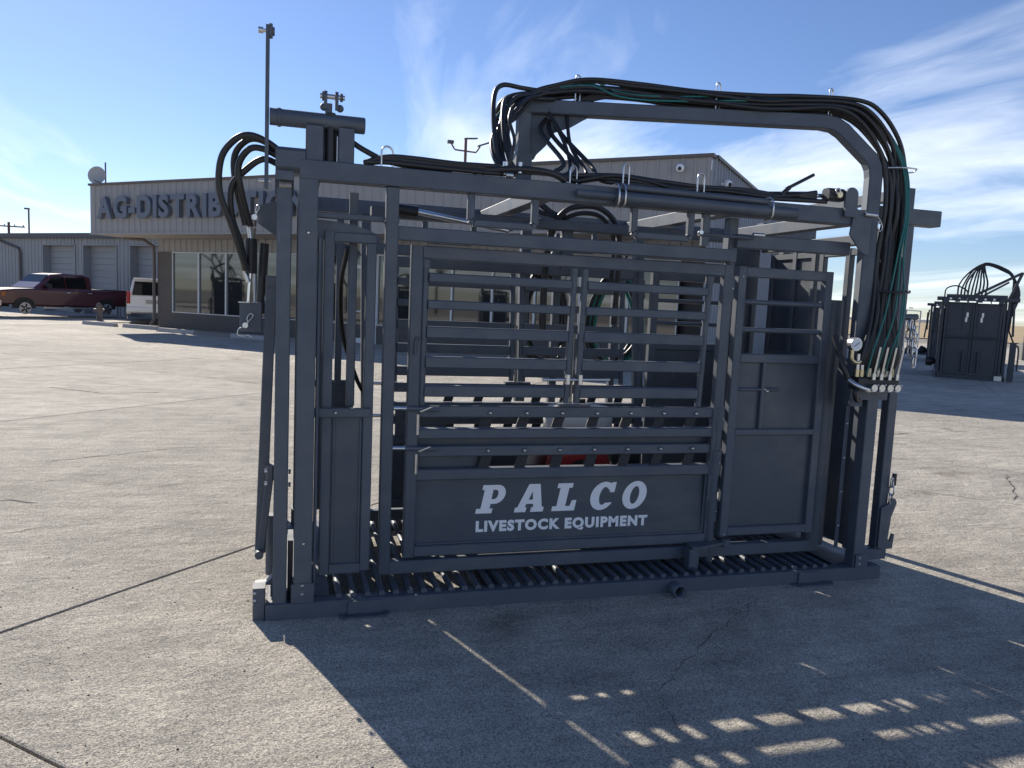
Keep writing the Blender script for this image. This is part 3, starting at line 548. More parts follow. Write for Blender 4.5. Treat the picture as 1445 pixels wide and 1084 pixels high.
# loops at the head end
for P in ([(.05, .05, 2.11), (-.02, .055, 2.155), (-.09, .06, 2.175), (-.15, .07, 2.15), (-.205, .09, 2.07), (-.212, .11, 1.93), (-.16, .14, 1.78), (-.105, .2, 1.60)],
          [(.05, .07, 2.09), (-.03, .08, 2.125), (-.09, .09, 2.12), (-.135, .11, 2.05), (-.125, .13, 1.95), (-.09, .2, 1.80)],
          [(.05, .09, 2.06), (-.03, .1, 2.085), (-.10, .12, 2.04), (-.165, .14, 1.96), (-.165, .16, 1.83), (-.13, .19, 1.72), (-.112, .24, 1.60)],
          [(.05, .06, 2.10), (-.03, .12, 2.165), (-.10, .15, 2.17), (-.155, .17, 2.10), (-.15, .18, 1.97), (-.11, .2, 1.80)]): hose(P, .0145, CH, None, 'hose', 8, 10)
hose([(.34, .05, 2.19), (.40, .04, 2.155), (.5, .035, 2.115), (.62, .03, 2.10), (.8, .03, 2.10)], .0125, CH); hose([(.34, .07, 1.72), (.33, .35, 1.55), (.36, .6, 1.30), (.45, .8, 1.05), (.52, .9, .90), (.47, .95, .78)], .012, CH)
# long hose hump over the middle and down
hose([(1.52, .78, 1.30), (1.515, .76, 1.70), (1.535, .72, 1.93), (1.60, .69, 2.04), (1.70, .68, 2.075), (1.82, .69, 2.07), (1.93, .71, 1.99), (1.975, .74, 1.83), (1.98, .78, 1.4)], .017, CH); hose([(1.55, .82, 1.30), (1.54, .80, 1.70), (1.56, .77, 1.92), (1.63, .75, 2.01), (1.75, .74, 2.045), (1.87, .76, 2.02), (1.95, .78, 1.90), (1.955, .8, 1.6)], .014, CH)
# spring hoops that hold the bundles
def hoop(x, y, z, w, h, par, ax=(1, 0, 0)):
    ax = V(ax).normalized(); P = [V((x, y, z))+ax*(w*math.cos(R(a))*.5)+V((0, 0, h+w*.5*math.sin(R(a)))) for a in range(0, 181, 20)]
    P = [V((x, y, z))+ax*w*.5]+P+[V((x, y, z))-ax*w*.5]
    MB().tube(P, .0042, 8).build('hose_hoop', ZINC, par, False)
hoop(.50, .0, 2.086, .055, .06, CH, (1, .3, 0)); hoop(1.40, .03, 2.09, .06, .055, CH, (.8, .6, 0)); hoop(1.66, -.006, 2.08, .05, .10, CH, (.8, .5, 0)); hoop(2.07, -.006, 2.08, .055, .085, CH, (.9, .4, 0))
for t in (.17, .62, .985):
    q = armpt(t, 0, -.048); hoop(q[0], q[1]+.02, 2.58, .035, .12, CH, (.9, .45, 0))
MB().tube(spline([(3.17, -.03, 2.315), (3.25, -.06, 2.318), (3.33, -.05, 2.32), (3.37, -.02, 2.325), (3.375, .01, 2.315), (3.35, .02, 2.31)], 5), .0042, 8).build('hose_hoop', ZINC, CH, False)
MB().tube(spline([(3.17, -.05, 1.655), (3.27, -.09, 1.65), (3.36, -.06, 1.655), (3.385, -.03, 1.665), (3.36, .0, 1.66)], 5), .006, 8).build('hose_hoop', BLACK, CH, False)

# ------------------------------------------------------------------ valve bank
vb = B('valve_bank', 3.07, 3.335, -.075, .0, 1.115, 1.185, CH, BLACK, .008); B('bank_bracket', 3.09, 3.34, .0, .012, 1.05, 1.36, vb)
for k, xx in enumerate((3.155, 3.205, 3.26, 3.31)):
    lv = MB().beam((xx, -.088, 1.19), (xx+.012, -.105, 1.352), .012, .007, .002).build('lever', ZINC, vb); MB().beam((xx-.002, -.088, 1.172), (xx, -.088, 1.206), .02, .016, .003).build('lever_clevis', ZINC, vb)
    MB().cyl((xx-.002, -.076, 1.128), (xx-.002, -.106, 1.128), .02, 18).build('spool_cap', ZINC, vb)
    for dx_, dz_ in ((-.017, -.017), (.017, .017)): bolt(xx+dx_, -.106, 1.128+dz_, vb, .7)
    MB().cyl((xx-.03, -.03, 1.185), (xx-.03, -.03, 1.265), .013, 8).build('hose_fitting', ZINC, vb); MB().cyl((xx-.008, -.055, 1.185), (xx-.008, -.055, 1.232), .010, 6).build('hose_fitting', BRASS, vb)
for xx in (3.075, 3.105): MB().cyl((xx, -.05, 1.185), (xx, -.05, 1.225), .014, 6).build('hose_fitting', BRASS, vb); MB().cyl((xx, -.05, 1.225), (xx, -.05, 1.31 if xx < 3.1 else 1.25), .011, 8).build('hose_fitting', ZINC, vb)
gg = MB().cyl((3.036, -.075, 1.362), (3.036, -.04, 1.362), .036, 24).build('gauge', ZINC, vb); MB().cyl((3.036, -.077, 1.362), (3.036, -.0755, 1.362), .031, 24).build('dial', DIAL, vb)
MB().beam((3.020, -.079, 1.350), (3.050, -.079, 1.372), .002, .003, .0005).build('needle', BLACK, vb)
MB().tube(spline([(3.028, -.055, 1.33), (3.028, -.055, 1.285), (3.04, -.055, 1.268), (3.07, -.055, 1.262), (3.085, -.055, 1.27)], 4), .011, 10).build('gauge_elbow', BRASS, vb, False)
MB().tube(spline([(3.03, -.05, 1.165), (3.05, -.09, 1.14), (3.10, -.10, 1.12), (3.15, -.08, 1.115)], 4), .014, 10).build('hose_fitting', ZINC, vb, False); hose([(3.08, -.06, 1.12), (3.04, -.09, 1.10), (3.07, -.07, 1.06), (3.12, -.03, 1.05)], .014, CH)
hose([(3.03, -.04, 1.17), (3.0, -.02, 1.25), (2.99, .05, 1.40)], .016, CH)

# ------------------------------------------------------------------ chains and hooks at the tail end
def chain(P, s, par):
    pts = spline(P, 12); acc = 0; last = pts[0]; k = 0; lm = MB().tube([(s*.28*math.cos(R(a)), 0, s*.36*math.sin(R(a))+(s*.22 if 0 < a < 180 else -s*.22)) for a in range(5, 361, 30)], s*.105, 6, True).mesh('chain_link', ZINC)
    for q in pts[1:]:
        acc += (q-last).length
        if acc >= s*.9:
            o = put('chain_link', lm, q, par, (0, 0, R(90)*(k % 2)+R(20))); k += 1; acc = 0
        last = q
chain([(3.53, .10, 1.53), (3.545, .08, 1.42), (3.56, .07, 1.30), (3.565, .07, 1.24)], .055, CH); chain([(3.53, .10, 1.53), (3.53, .09, 1.40), (3.545, .08, 1.30)], .05, CH); chain([(3.565, .10, 1.5), (3.575, .09, 1.40), (3.57, .09, 1.32)], .05, CH)
cyl('chain_peg', (3.50, .12, 1.52), (3.60, .12, 1.525), .018, CH); cyl('chain_peg', (3.575, .12, 1.53), (3.578, .12, 1.42), .014, CH, RUBBER)
chain([(3.51, .09, .60), (3.515, .09, .50), (3.51, .09, .42)], .05, CH); cyl('chain_peg', (3.535, .10, .60), (3.535, .10, .53), .013, CH, BLACK)
MB().prism([(3.45, .40), (3.50, .42)]+[(3.527+.028*math.cos(R(a)), .425+.03*math.sin(R(a))) for a in range(140, -60, -25)]+[(3.525, .34), (3.515, .21), (3.53, .19), (3.545, .24), (3.56, .235), (3.553, .15), (3.49, .145), (3.45, .16)], (0, .085, 0), (1, 0, 0), (0, 0, 1), (0, .012, 0)).build('hook_plate', PAINT, CH)

# ------------------------------------------------------------------ coiled hoses behind the chute
def coil(cx, cy_, cz, rx, rz, n, label, tealn, name='coiled_hose'):
    t = thing(name, label, 'hose', (cx, cy_, cz))
    for i in range(n):
        a, b = rx*(1+U(.10)), rz*(1+U(.08)); oy = U(.04); ph = U(.2); dx_, dz_ = U(.02), U(.03)
        P = [(a*math.cos(R(q)+ph)*(1-.12*math.sin(R(q)))+dx_, oy+.03*math.sin(R(q)*2), b*math.sin(R(q))+dz_) for q in range(0, 360, 12)]
        MB().tube(P, .0125, 7, True).build('hose_turn', TEAL if i < tealn else RUBBER, t, False)
    MB().tube(spline([(rx*.2, .03, rz*.95), (rx*.3, .03, rz*1.2), (rx*.35, .0, rz*1.45)], 5), .010, 7).build('tie', RUBBER, t, False); cyl('hose_end', (-.09, -.02, rz*.98), (-.22, -.02, rz*1.02), .012, t, ZINC, 8)
    return t
coil(1.77, 1.47, 1.43, .15, .31, 7, 'coil of black hydraulic hose hung behind the gate bars', 0)
coil(2.29, 1.47, 1.43, .185, .31, 8, 'coil of green and black hose hung right of the centre latch', 4)
# rear hanging posts they hang on
B('hose_post', 1.80, 1.85, 1.40, 1.45, .12, 1.98, CH); B('hose_post', 2.24, 2.28, 1.40, 1.45, .12, 1.98, CH); B('hose_post', 1.545, 1.61, 1.34, 1.395, .85, 1.98, CH)

# ------------------------------------------------------------------ engine power pack standing behind
en = thing('power_pack', 'small engine power pack with white fuel tank and red shroud inside the chute', 'engine', (1.76, .72, .205))
for a in (-.3, .26): B('skid_rail', a, a+.05, -.3, .3, .005, .06, en)
B('skid_plate', -.32, .34, -.28, .28, .06, .075, en)
for a in (-.3, .27):
    for b_ in (-.27, .22): B('leg', a, a+.04, b_, b_+.04, -.102, .004, en)
MB().box(-.18, .2, -.14, .2, .08, .36, .02).build('crankcase', BLACK, en)
sh_ = MB().tube([(-.05, -.15, .34), (-.05, -.16, .34), (-.05, -.21, .34), (-.05, -.225, .34)], [.20, .205, .19, .15], 26).build('fan_shroud', RED, en); cyl('recoil_cover', (-.05, -.226, .34), (-.05, -.25, .34), .085, sh_, BLACK, 20); cyl('start_grip', (-.20, -.24, .44), (-.20, -.26, .50), .018, sh_, RED, 10)
tk = MB().tube([(0.0, 0, .545), (0.0, 0, .55), (0, 0, .56), (0, 0, .66), (0, 0, .70), (0, 0, .715)], [.10, .20, .215, .215, .19, .10], 20).build('fuel_tank', TANK, en); tk.scale = (1.0, .72, 1); cyl('fuel_cap', (.0, -.02, .715), (.0, -.02, .745), .035, tk, BLACK)
MB().box(.18, .36, -.12, .1, .30, .48, .02).build('air_filter', BLACK, en); MB().box(-.36, -.20, -.05, .15, .36, .52, .02).build('muffler', ZINC, en); MB().box(.22, .42, -.2, .05, .1, .26, .02).build('pump', BLACK, en)

# ================================================================== buildings
SIDING = mat('beige_siding', (.33, .32, .315), .5, noise=.08, nscale=.7); SIDEW = mat('pale_grey_siding', (.27, .29, .33), .45, noise=.06, nscale=.7)
TRIM = mat('brown_trim', (.13, .11, .10), .5); FRAME = mat('aluminium_frame', (.62, .64, .66), .4, metal=.3); GLASS = mat('window_glass', (.012, .016, .02), .03, ior=2.1, spec=.5)
BRICK = mat('dark_brick', (.115, .105, .10), .85, noise=.3, nscale=14, bump=.4, bscale=20); LETTER = mat('sign_letter', (.135, .155, .20), .4); LSIDE = LETTER
ROLL = mat('roll_door', (.31, .325, .34), .5, noise=.05, nscale=2); SHED = mat('shed_siding', (.30, .31, .32), .5, noise=.08, nscale=.6); SOFFIT = mat('soffit', (.42, .38, .34), .7); ROOF = mat('dark_roof', (.10, .10, .11), .6)
def bld(name, label): o = thing(name, label, 'building', A, YAWD); return o
def ribwall(name, par, mt, u0, u1, z0, z1, v, pitch=.305, rib=.03, face=-1, axis='u', dirn=1, top=None):
    """ribbed metal sheet in building space: x = u, y = v"""
    m = MB(); prof = []; x = u0
    while x < u1-1e-6:
        for a, d in ((0, 0), (.74, 0), (.80, 1), (.94, 1), (1.0, 0)):
            xx = min(u1, x+a*pitch)
            if not prof or xx > prof[-1][0]+1e-6: prof.append((xx, d*rib*face))
        x += pitch
    vs = []
    for xx, d in prof:
        if axis == 'u': vs += [(xx, v+d, z0), (xx, v+d, z1)]
        else: vs += [(v+d, xx, z0), (v+d, xx, z1)]
    m.add(vs, [[2*i, 2*i+2, 2*i+3, 2*i+1] for i in range(len(prof)-1)]); return m.build(name, mt, par, False)
SH = bld('store_building', 'long beige metal-sided shop with raised letters along its front')
WV = 1.8; FB = 3.40; TOP = 5.1; UE = 22.6
ribwall('fascia', SH, SIDING, 0, UE, FB, TOP, 0); B('coping', -.03, UE+.05, -.07, .25, TOP-.01, TOP+.07, SH, TRIM); B('fascia_edge', -.01, UE, -.045, .05, FB-.06, FB, SH, SIDING)
ribwall('fascia_end', SH, SIDING, 0, WV+.3, FB, TOP, 0, axis='v'); B('soffit', .0, UE-.02, .055, WV-.005, FB-.05, FB-.015, SH, SOFFIT)
B('roof_slab', .03, UE-.05, .3, 27, TOP-.32, TOP-.25, SH, ROOF)
ribwall('upper_wall', SH, SIDING, 1.38, UE, 2.86, FB-.06, WV); B('brick_base', 1.40, UE-.01, WV-.06, WV+.1, 0, .60, SH, BRICK); B('corner_pier', 1.38, 2.18, WV-.05, WV+.12, .60, 2.86, SH, BRICK)
ribwall('end_wall', SH, SIDEW, 0.02, 27, 0, TOP, UE, face=1, axis='v', pitch=.30, rib=.06); B('end_coping', UE-.1, UE+.1, .26, 27, TOP, TOP+.08, SH, TRIM)
ribwall('left_wall', SH, SIDING, WV+.1, 27, 0, TOP-.3, 1.40, face=-1, axis='v'); ribwall('rear_wall', SH, SIDING, 1.4, UE, 0, TOP-.3, 27.0, face=1)
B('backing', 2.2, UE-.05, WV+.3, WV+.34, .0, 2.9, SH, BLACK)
# windows
WN = MB(); ws = [2.18+1.40*k for k in range(6)]+[None, 11.75, 13.15, 14.55, 15.95, 17.35, 18.75, 20.15, 21.55]
wins = [(2.2+1.40*k, 3.6+1.40*k) for k in range(6)]+[(11.75+1.40*k, 13.15+1.4*k) for k in range(7)]
for u0, u1 in wins:
    fr = MB(); t = .032
    fr.box(u0, u0+t, WV-.07, WV+.04, .60, 2.86, .003); fr.box(u1-t, u1, WV-.07, WV+.04, .60, 2.86, .003); fr.box(u0+t, u1-t, WV-.068, WV+.038, .60, .60+t, .003); fr.box(u0+t, u1-t, WV-.068, WV+.038, 2.86-t, 2.86, .003)
    f_ = fr.build('window', FRAME, SH); o = B('pane', u0+t, u1-t, WV-.012, WV, .60+t, 2.86-t, f_, GLASS, .001)
dw = MB(); dw.box(10.62, 10.74, WV-.09, WV+.05, 0, 2.86); dw.box(11.63, 11.75, WV-.09, WV+.05, 0, 2.86); dw.box(10.74, 11.63, WV-.088, WV+.048, 2.40, 2.52); dw.box(10.74, 11.63, WV-.088, WV+.048, .0, .16)
dw = dw.build('entrance_door', mat('white_frame', (.72, .73, .74), .45), SH); B('pane', 10.74, 11.63, WV-.02, WV-.005, .16, 2.40, dw, GLASS, .001); B('pane', 10.74, 11.63, WV-.02, WV-.005, 2.52, 2.86, dw, GLASS, .001); B('door_bar', 10.78, 11.58, WV-.1, WV-.06, 1.0, 1.05, dw, FRAME)
# raised letters on the fascia
x = .62
txt = 'AG-DISTRIBUTION'; adv = {'A': .78, 'G': .80, '-': .42, 'D': .74, 'I': .36, 'S': .66, 'T': .70, 'R': .72, 'B': .72, 'U': .76, 'O': .80, 'N': .80}
for c in txt:
    me = textmesh(c, 'letter', 1.0, .045, .07); me.materials.append(LETTER); xs = [v.co.x for v in me.vertices]; ys = [v.co.y for v in me.vertices]
    o = put('letter', me, (x-min(xs), -.12, 3.93), SH, (R(90), 0, 0)); o.scale = (1, 1.0, 1); x += (max(xs)-min(xs))+.105
# downpipe, cameras, vents
dp = MB().tube([(.20, 1.2, 3.33), (.9, 1.55, 3.28), (1.28, 1.66, 3.05), (1.30, 1.66, 2.8), (1.30, 1.66, .3), (1.30, 1.5, .08)], .06, 10).build('downpipe', TRIM, SH)
for u in (21.9,):
    cm = MB().sphere((u, -.16, 4.84), .10, 14, 10).build('security_camera', WHITE, SH); MB().sphere((u+.01, -.225, 4.82), .05, 10, 8).build('lens', BLACK, cm); MB().box(u-.04, u+.04, -.1, -.0, 4.8, 4.88).build('camera_mount', WHITE, cm)
cm = MB().sphere((UE+.2, .9, 4.6), .11, 14, 10).build('security_camera', WHITE, SH); MB().sphere((UE+.27, .84, 4.58), .05, 10, 8).build('lens', BLACK, cm); B('camera_mount', UE+.02, UE+.18, .86, .94, 4.58, 4.64, cm, WHITE)
for u in (19.05, 19.5): MB().box(u, u+.3, -.3, -.03, 4.15, 4.4, .03).build('flood_lamp', SIDING, SH)
# ---- long shed with roll-up doors
SD = bld('long_shed', 'long low grey metal shed with white roll-up doors behind the pickup')
SV = 7.2; ST = 4.12
doors = [(-14.55, -11.9), (-11.15, -8.6), (-7.5, -4.9), (-3.6, -1.1)]
edges = [-60]+[e for d in doors for e in d]+[1.35]
for a, b_ in zip(edges[::2], edges[1::2]): ribwall('wall_panel', SD, SHED, a, b_, 0, ST-.25, SV, pitch=.30)
B('roof_edge', -60, 1.36, SV-.25, SV+.2, ST-.25, ST, SD, ROOF); B('roof_slab', -60, 1.3, SV+.2, 22, ST-.15, ST-.05, SD, ROOF)
for a, b_ in doors:
    ribwall('wall_panel', SD, SHED, a, b_, 3.52, ST-.25, SV, pitch=.30)
    dm = B('roll_door', a, b_, SV+.40, SV+.44, 0, 3.52, SD, ROLL)
    for k in range(11): B('door_slat', a+.02, b_-.02, SV+.375, SV+.40, .03+.318*k, .03+.318*k+.296, dm, ROLL, .012)
    jm = MB(); jm.box(a-.08, a, SV-.05, SV+.42, 0, 3.55); jm.box(b_, b_+.08, SV-.05, SV+.42, 0, 3.55); jm.box(a, b_, SV-.048, SV+.42, 3.5, 3.56); jm.build('door_frame', SHED, SD)
MB().tube([(-18.6, SV-.2, 3.9), (-18.3, SV-.1, 3.7), (-16.6, SV-.1, 3.3), (-16.5, SV-.1, 3.1), (-16.5, SV-.1, .2)], .06, 8).build('downpipe', TRIM, SD)
for u in (-12.8, -14.2, -15.0): cyl('vent_pipe', (u, SV+4, ST-.1), (u, SV+4, ST+.75), .09, SD, TRIM)
# ---- dish on the roof corner
ds = thing('satellite_dish', 'grey satellite dish on a mast at the shop roof corner', 'satellite dish', uv(-.02, .45, TOP), 0)
cyl('mast', (.15, 0, -.3), (.15, 0, .92), .028, ds, TRIM); dm = MB(); ax = V((-.25, -.95, .1)).normalized(); fx = ax.orthogonal().normalized(); fy = ax.cross(fx); c0 = V((-.12, -.12, .42)); vs = [c0+ax*-.06]
for i in range(1, 5):
    for k in range(18): vs.append(c0+ax*(-.06+.06*(i/4)**2)+fx*(.33*i/4*math.cos(k*math.pi/9))+fy*(.33*i/4*math.sin(k*math.pi/9)))
fs = [[0, 1+k, 1+(k+1) % 18] for k in range(18)]
for i in range(3): fs += [[1+i*18+k, 1+(i+1)*18+k, 1+(i+1)*18+(k+1) % 18, 1+i*18+(k+1) % 18] for k in range(18)]
dm.add(vs, fs, True).build('dish', mat('dish_grey', (.42, .42, .42), .5), ds, False); cyl('feed_arm', (.1, -.1, .12), (-.14, -.45, .2), .015, ds, TRIM)
# ---- light poles and utility pole
POLE = mat('pole_rust', (.22, .10, .08), .7)
lp = thing('light_pole', 'tall red-brown floodlight pole with three arms behind the shop', 'light pole', (8.3, 34.7, 0))
cyl('pole', (0, 0, 0), (0, 0, 9.5), .07, lp, POLE)
for sx, sy in ((-.75, 0), (.8, .3)):
    MB().tube([(0, 0, 8.9), (sx*.7, sy*.7, 8.92), (sx*.8, sy*.8, 9.0), (sx, sy, 9.25)], .04, 8).build('arm', POLE, lp, False)
MB().box(-.92, -.62, -.12, .12, 9.2, 9.34).build('lamp_head', TRIM, lp); MB().beam((.70, .3, 9.26), (1.35, .35, 9.52), .22, .07).build('lamp_head', TRIM, lp); MB().beam((-.05, 0, 9.5), (.6, .2, 9.6), .2, .06).build('lamp_head', TRIM, lp)
t = thing('utility_pole', 'wooden utility pole with a crossarm far behind the shed', 'utility pole', (-21.2, 66, 0)); cyl('pole', (0, 0, 0), (0, 0, 6.1), .09, t, POLE); B('crossarm', -1.1, 1.1, -.04, .04, 5.72, 5.82, t, POLE)
for x in (-1.0, -.3, .4, 1.0): cyl('insulator', (x, 0, 5.82), (x, 0, 5.93), .04, t, TRIM, 8)
t = thing('lamp_post', 'slim lamp post rising behind the shed roof', 'lamp post', (-15.8, 52, 0)); cyl('pole', (0, 0, 0), (0, 0, 6.05), .05, t, POLE); B('lamp_head', -.24, .05, -.06, .06, 6.02, 6.12, t, TRIM)

# ---- wheel stops
CST = mat('stop_concrete', (.42, .40, .37), .85, noise=.2, nscale=8, bump=.3, bscale=40)
for u, v, lab in ((.1, .25, 'concrete wheel stop at the foot of the downpipe'), (2.35, .3, 'short concrete wheel stop before the first shop window'), (4.9, -.25, 'white concrete wheel stop under the second shop window'), (8.4, -.25, 'concrete wheel stop beside the shop entrance door')):
    m = MB().prism([(-.12, 0), (.12, 0), (.07, .13), (-.07, .13)], (-.9, 0, .004), (0, 1, 0), (0, 0, 1), (1.8, 0, 0)); o = m.build('wheel_stop', CST); q = uv(u, v); o.location = q; o.rotation_euler = (0, 0, YAWD); tag(o, lab, 'wheel stop', 'wheel stops along the shop')

# ================================================================== vehicles
CARRED = mat('dark_red_paint', (.075, .008, .011), .3, coat=.9); CARWHITE = mat('white_paint', (.72, .72, .72), .3, coat=.8); CGLASS = mat('car_glass', (.01, .012, .014), .05, ior=1.35); TYRE = mat('tyre', (.018, .018, .018), .8); RIM = mat('rim', (.6, .6, .62), .3, metal=1); LAMP = mat('lamp_glass', (.7, .7, .72), .15); TAIL = mat('tail_lamp', (.35, .01, .01), .25)
def loft(secs, mt, name, par):   # secs: list of (x, [(y,z)...]) closed rings
    m = MB(); n = len(secs[0][1]); vs = []
    for x, ring in secs: vs += [(x, y, z) for y, z in ring]
    fs = [list(range(n-1, -1, -1)), [(len(secs)-1)*n+i for i in range(n)]]
    for i in range(len(secs)-1): fs += [[i*n+k, i*n+(k+1) % n, (i+1)*n+(k+1) % n, (i+1)*n+k] for k in range(n)]
    return m.add(vs, fs).build(name, mt, par)
def ring(w, z0, z1, tw=None, c=.06):
    tw = w if tw is None else tw; return [(-w+c, z0), (w-c, z0), (w, z0+c), (w, z1-c*2.2 if tw == w else z0+c*2), (tw, z1-c), (tw-c, z1), (-tw+c, z1), (-tw, z1-c), (-w, z1-c*2.2 if tw == w else z0+c*2), (-w, z0+c)]
def wheel(x, y, r, par, s):
    t = MB().tube([(x, y-.13*s, r), (x, y-.13*s, r), (x, y+.10*s, r), (x, y+.13*s, r)], [r*.6, r*.97, r, r*.94], 26).build('wheel', TYRE, par); MB().cyl((x, y+.1*s, r), (x, y+.125*s, r), r*.62, 24).build('rim', RIM, t)
    for k in range(5):
        a = R(72*k); MB().beam((x+r*.1*math.cos(a+.6), y+.132*s, r+r*.1*math.sin(a+.6)), (x+r*.52*math.cos(a+.6), y+.132*s, r+r*.52*math.sin(a+.6)), r*.16, .012, .004, (0, 1, 0)).build('wheel_slot', TYRE, t)
def pickup(loc, rz):
    t = thing('pickup_truck', 'dark red crew cab pickup truck parked before the shed doors', 'pickup truck', loc, rz)   # x forward, y left
    loft([(3.05, ring(.86, .62, 1.02)), (2.98, ring(.95, .55, 1.14)), (2.4, ring(.99, .55, 1.2)), (1.55, ring(1.0, .5, 1.24)), (-.95, ring(1.0, .48, 1.25)), (-1.0, ring(1.0, .48, 1.25)), (-2.85, ring(1.0, .55, 1.27)), (-2.92, ring(.97, .6, 1.25))], CARRED, 'body', t)
    loft([(1.55, ring(.86, 1.2, 1.27, .82, .02)), (.72, ring(.88, 1.2, 1.87, .72, .04)), (.2, ring(.88, 1.2, 1.93, .74, .04)), (-.75, ring(.88, 1.2, 1.91, .74, .04)), (-1.02, ring(.88, 1.2, 1.82, .74, .04))], CARRED, 'cab', t)
    # glass set on the sloping cab sides and screen
    for s in (1, -1):
        for x0, x1, xt0, xt1 in ((1.12, .20, .70, .22), (.12, -.78, .14, -.74)):
            m = MB().add([(x0, s*.893, 1.30), (x1, s*.893, 1.30), (xt1, s*.785, 1.78), (xt0, s*.785, 1.76)], [[0, 1, 2, 3]]); m.add([(x0, s*.91, 1.295), (x1, s*.91, 1.295), (xt1, s*.802, 1.785), (xt0, s*.802, 1.765)], [[0, 1, 2, 3]]).build('side_window', CGLASS, t, False)
        for x in (.15, -.85): B('door_handle', x-.1, x+.08, s*1.0-.015, s*1.0+.03, 1.08, 1.12, t, RIM)
        MB().box(.98, 1.12, min(s*.95, s*1.2), max(s*.95, s*1.2), 1.28, 1.46, .03).build('mirror', BLACK, t)
        B('step_bar', -.9, 1.2, min(s*.96, s*1.08), max(s*.96, s*1.08), .40, .46, t, RIM); B('headlight', 2.92, 3.04, min(s*.56, s*.93), max(s*.56, s*.93), .86, 1.12, t, LAMP, .02)
        B('side_marker', 2.78, 2.93, min(s*.93, s*.975), max(s*.93, s*.975), .90, 1.08, t, mat('amber', (.5, .14, .02), .3), .01)
        for x in (2.05, -1.65):
            wheel(x, s*.945, .40, t, s); m = MB()
            P = [(x+.47*math.cos(R(a)), .40+.47*math.sin(R(a))) for a in range(0, 181, 15)]
            m.prism(P, (0, s*.90, 0), (1, 0, 0), (0, 0, 1), (0, s*.108, 0)); m.build('wheel_arch', BLACK, t)
        B('tail_light', -2.95, -2.86, min(s*.82, s*.985), max(s*.82, s*.985), .85, 1.2, t, TAIL)
    m = MB().add([(1.42, -.78, 1.28), (1.42, .78, 1.28), (.80, .68, 1.84), (.80, -.68, 1.84)], [[0, 1, 2, 3]]); m.add([(1.46, -.78, 1.29), (1.46, .78, 1.29), (.83, .68, 1.855), (.83, -.68, 1.855)], [[0, 1, 2, 3]]).build('windscreen', CGLASS, t, False)
    gr = B('grille', 3.0, 3.075, -.54, .54, .82, 1.12, t, RIM, .03)
    for z in (.87, .95, 1.03): B('grille_bar', 3.076, 3.095, -.5, .5, z, z+.045, gr, BLACK)
    B('bumper', 2.95, 3.2, -.97, .97, .48, .74, t, RIM, .05); B('fog_lamp', 3.19, 3.21, .55, .72, .55, .65, t, BLACK); B('fog_lamp', 3.19, 3.21, -.72, -.55, .55, .65, t, BLACK); B('rear_bumper', -3.08, -2.9, -.95, .95, .5, .68, t, RIM, .03); B('bed_floor', -2.8, -1.1, -.85, .85, 1.255, 1.285, t, BLACK)
    return t
hd = math.atan2(-NV.y, -NV.x)
fpos = V((-10.45, 32.95, 0)); pickup(fpos+NV*2.05+D*-1.25+V((0, 0, .004)), hd)
def suv(loc, rz):
    t = thing('white_suv', 'white sport utility vehicle seen from behind beside the downpipe', 'car', loc, rz)
    loft([(2.4, ring(.85, .5, .95)), (2.2, ring(.95, .42, 1.05)), (1.0, ring(1.0, .38, 1.12)), (-2.3, ring(1.0, .38, 1.12)), (-2.48, ring(.97, .42, 1.10))], CARWHITE, 'body', t)
    loft([(1.15, ring(.86, 1.05, 1.14, .8, .02)), (.3, ring(.9, 1.05, 1.78, .74, .05)), (-2.05, ring(.9, 1.05, 1.84, .76, .05)), (-2.42, ring(.9, 1.05, 1.12, .84, .02))], CARWHITE, 'cabin', t)
    m = MB().add([(-2.44, -.78, 1.16), (-2.44, .78, 1.16), (-2.14, .68, 1.72), (-2.14, -.68, 1.72)], [[3, 2, 1, 0]]); m.add([(-2.40, -.78, 1.16), (-2.40, .78, 1.16), (-2.10, .68, 1.72), (-2.10, -.68, 1.72)], [[0, 1, 2, 3]]).build('rear_window', CGLASS, t, False)
    B('spoiler', -2.32, -2.0, -.72, .72, 1.81, 1.88, t, CARWHITE, .02); B('plate', -2.515, -2.49, -.26, .26, .82, .96, t, mat('plate', (.35, .34, .33), .5)); B('trim_bar', -2.52, -2.485, -.36, .36, .985, 1.02, t, RIM); B('rear_bumper', -2.62, -2.42, -.97, .97, .42, .68, t, CARWHITE, .05)
    for s in (1, -1):
        B('tail_light', -2.51, -2.4, min(s*.84, s*.985), max(s*.84, s*.985), .80, 1.30, t, TAIL, .03)
        for x in (1.45, -1.5): wheel(x, s*.86, .38, t, s)
        for x0, x1 in ((.6, -.3), (-.4, -1.3), (-1.4, -2.0)): MB().add([(x0, s*.93, 1.16), (x1, s*.93, 1.16), (x1, s*.80, 1.68), (x0-.1, s*.80, 1.68)], [[0, 1, 2, 3]]).add([(x0, s*.915, 1.16), (x1, s*.915, 1.16), (x1, s*.78, 1.69), (x0-.1, s*.78, 1.69)], [[0, 1, 2, 3]]).build('side_window', CGLASS, t, False)
    return t
suv((-5.85, 34.0, .004), math.atan2(.98, -.16))
fh = thing('fire_hydrant', 'small dark hydrant standing by the rear of the pickup', 'hydrant', (-7.7, 32.6, .004))
MB().tube([(0, 0, 0), (0, 0, .05), (0, 0, .06), (0, 0, .55), (0, 0, .58), (0, 0, .68), (0, 0, .75)], [.17, .17, .11, .11, .14, .11, .03], 14).build('barrel', TRIM, fh); cyl('nozzle', (-.2, 0, .45), (.2, 0, .45), .06, fh, TRIM)

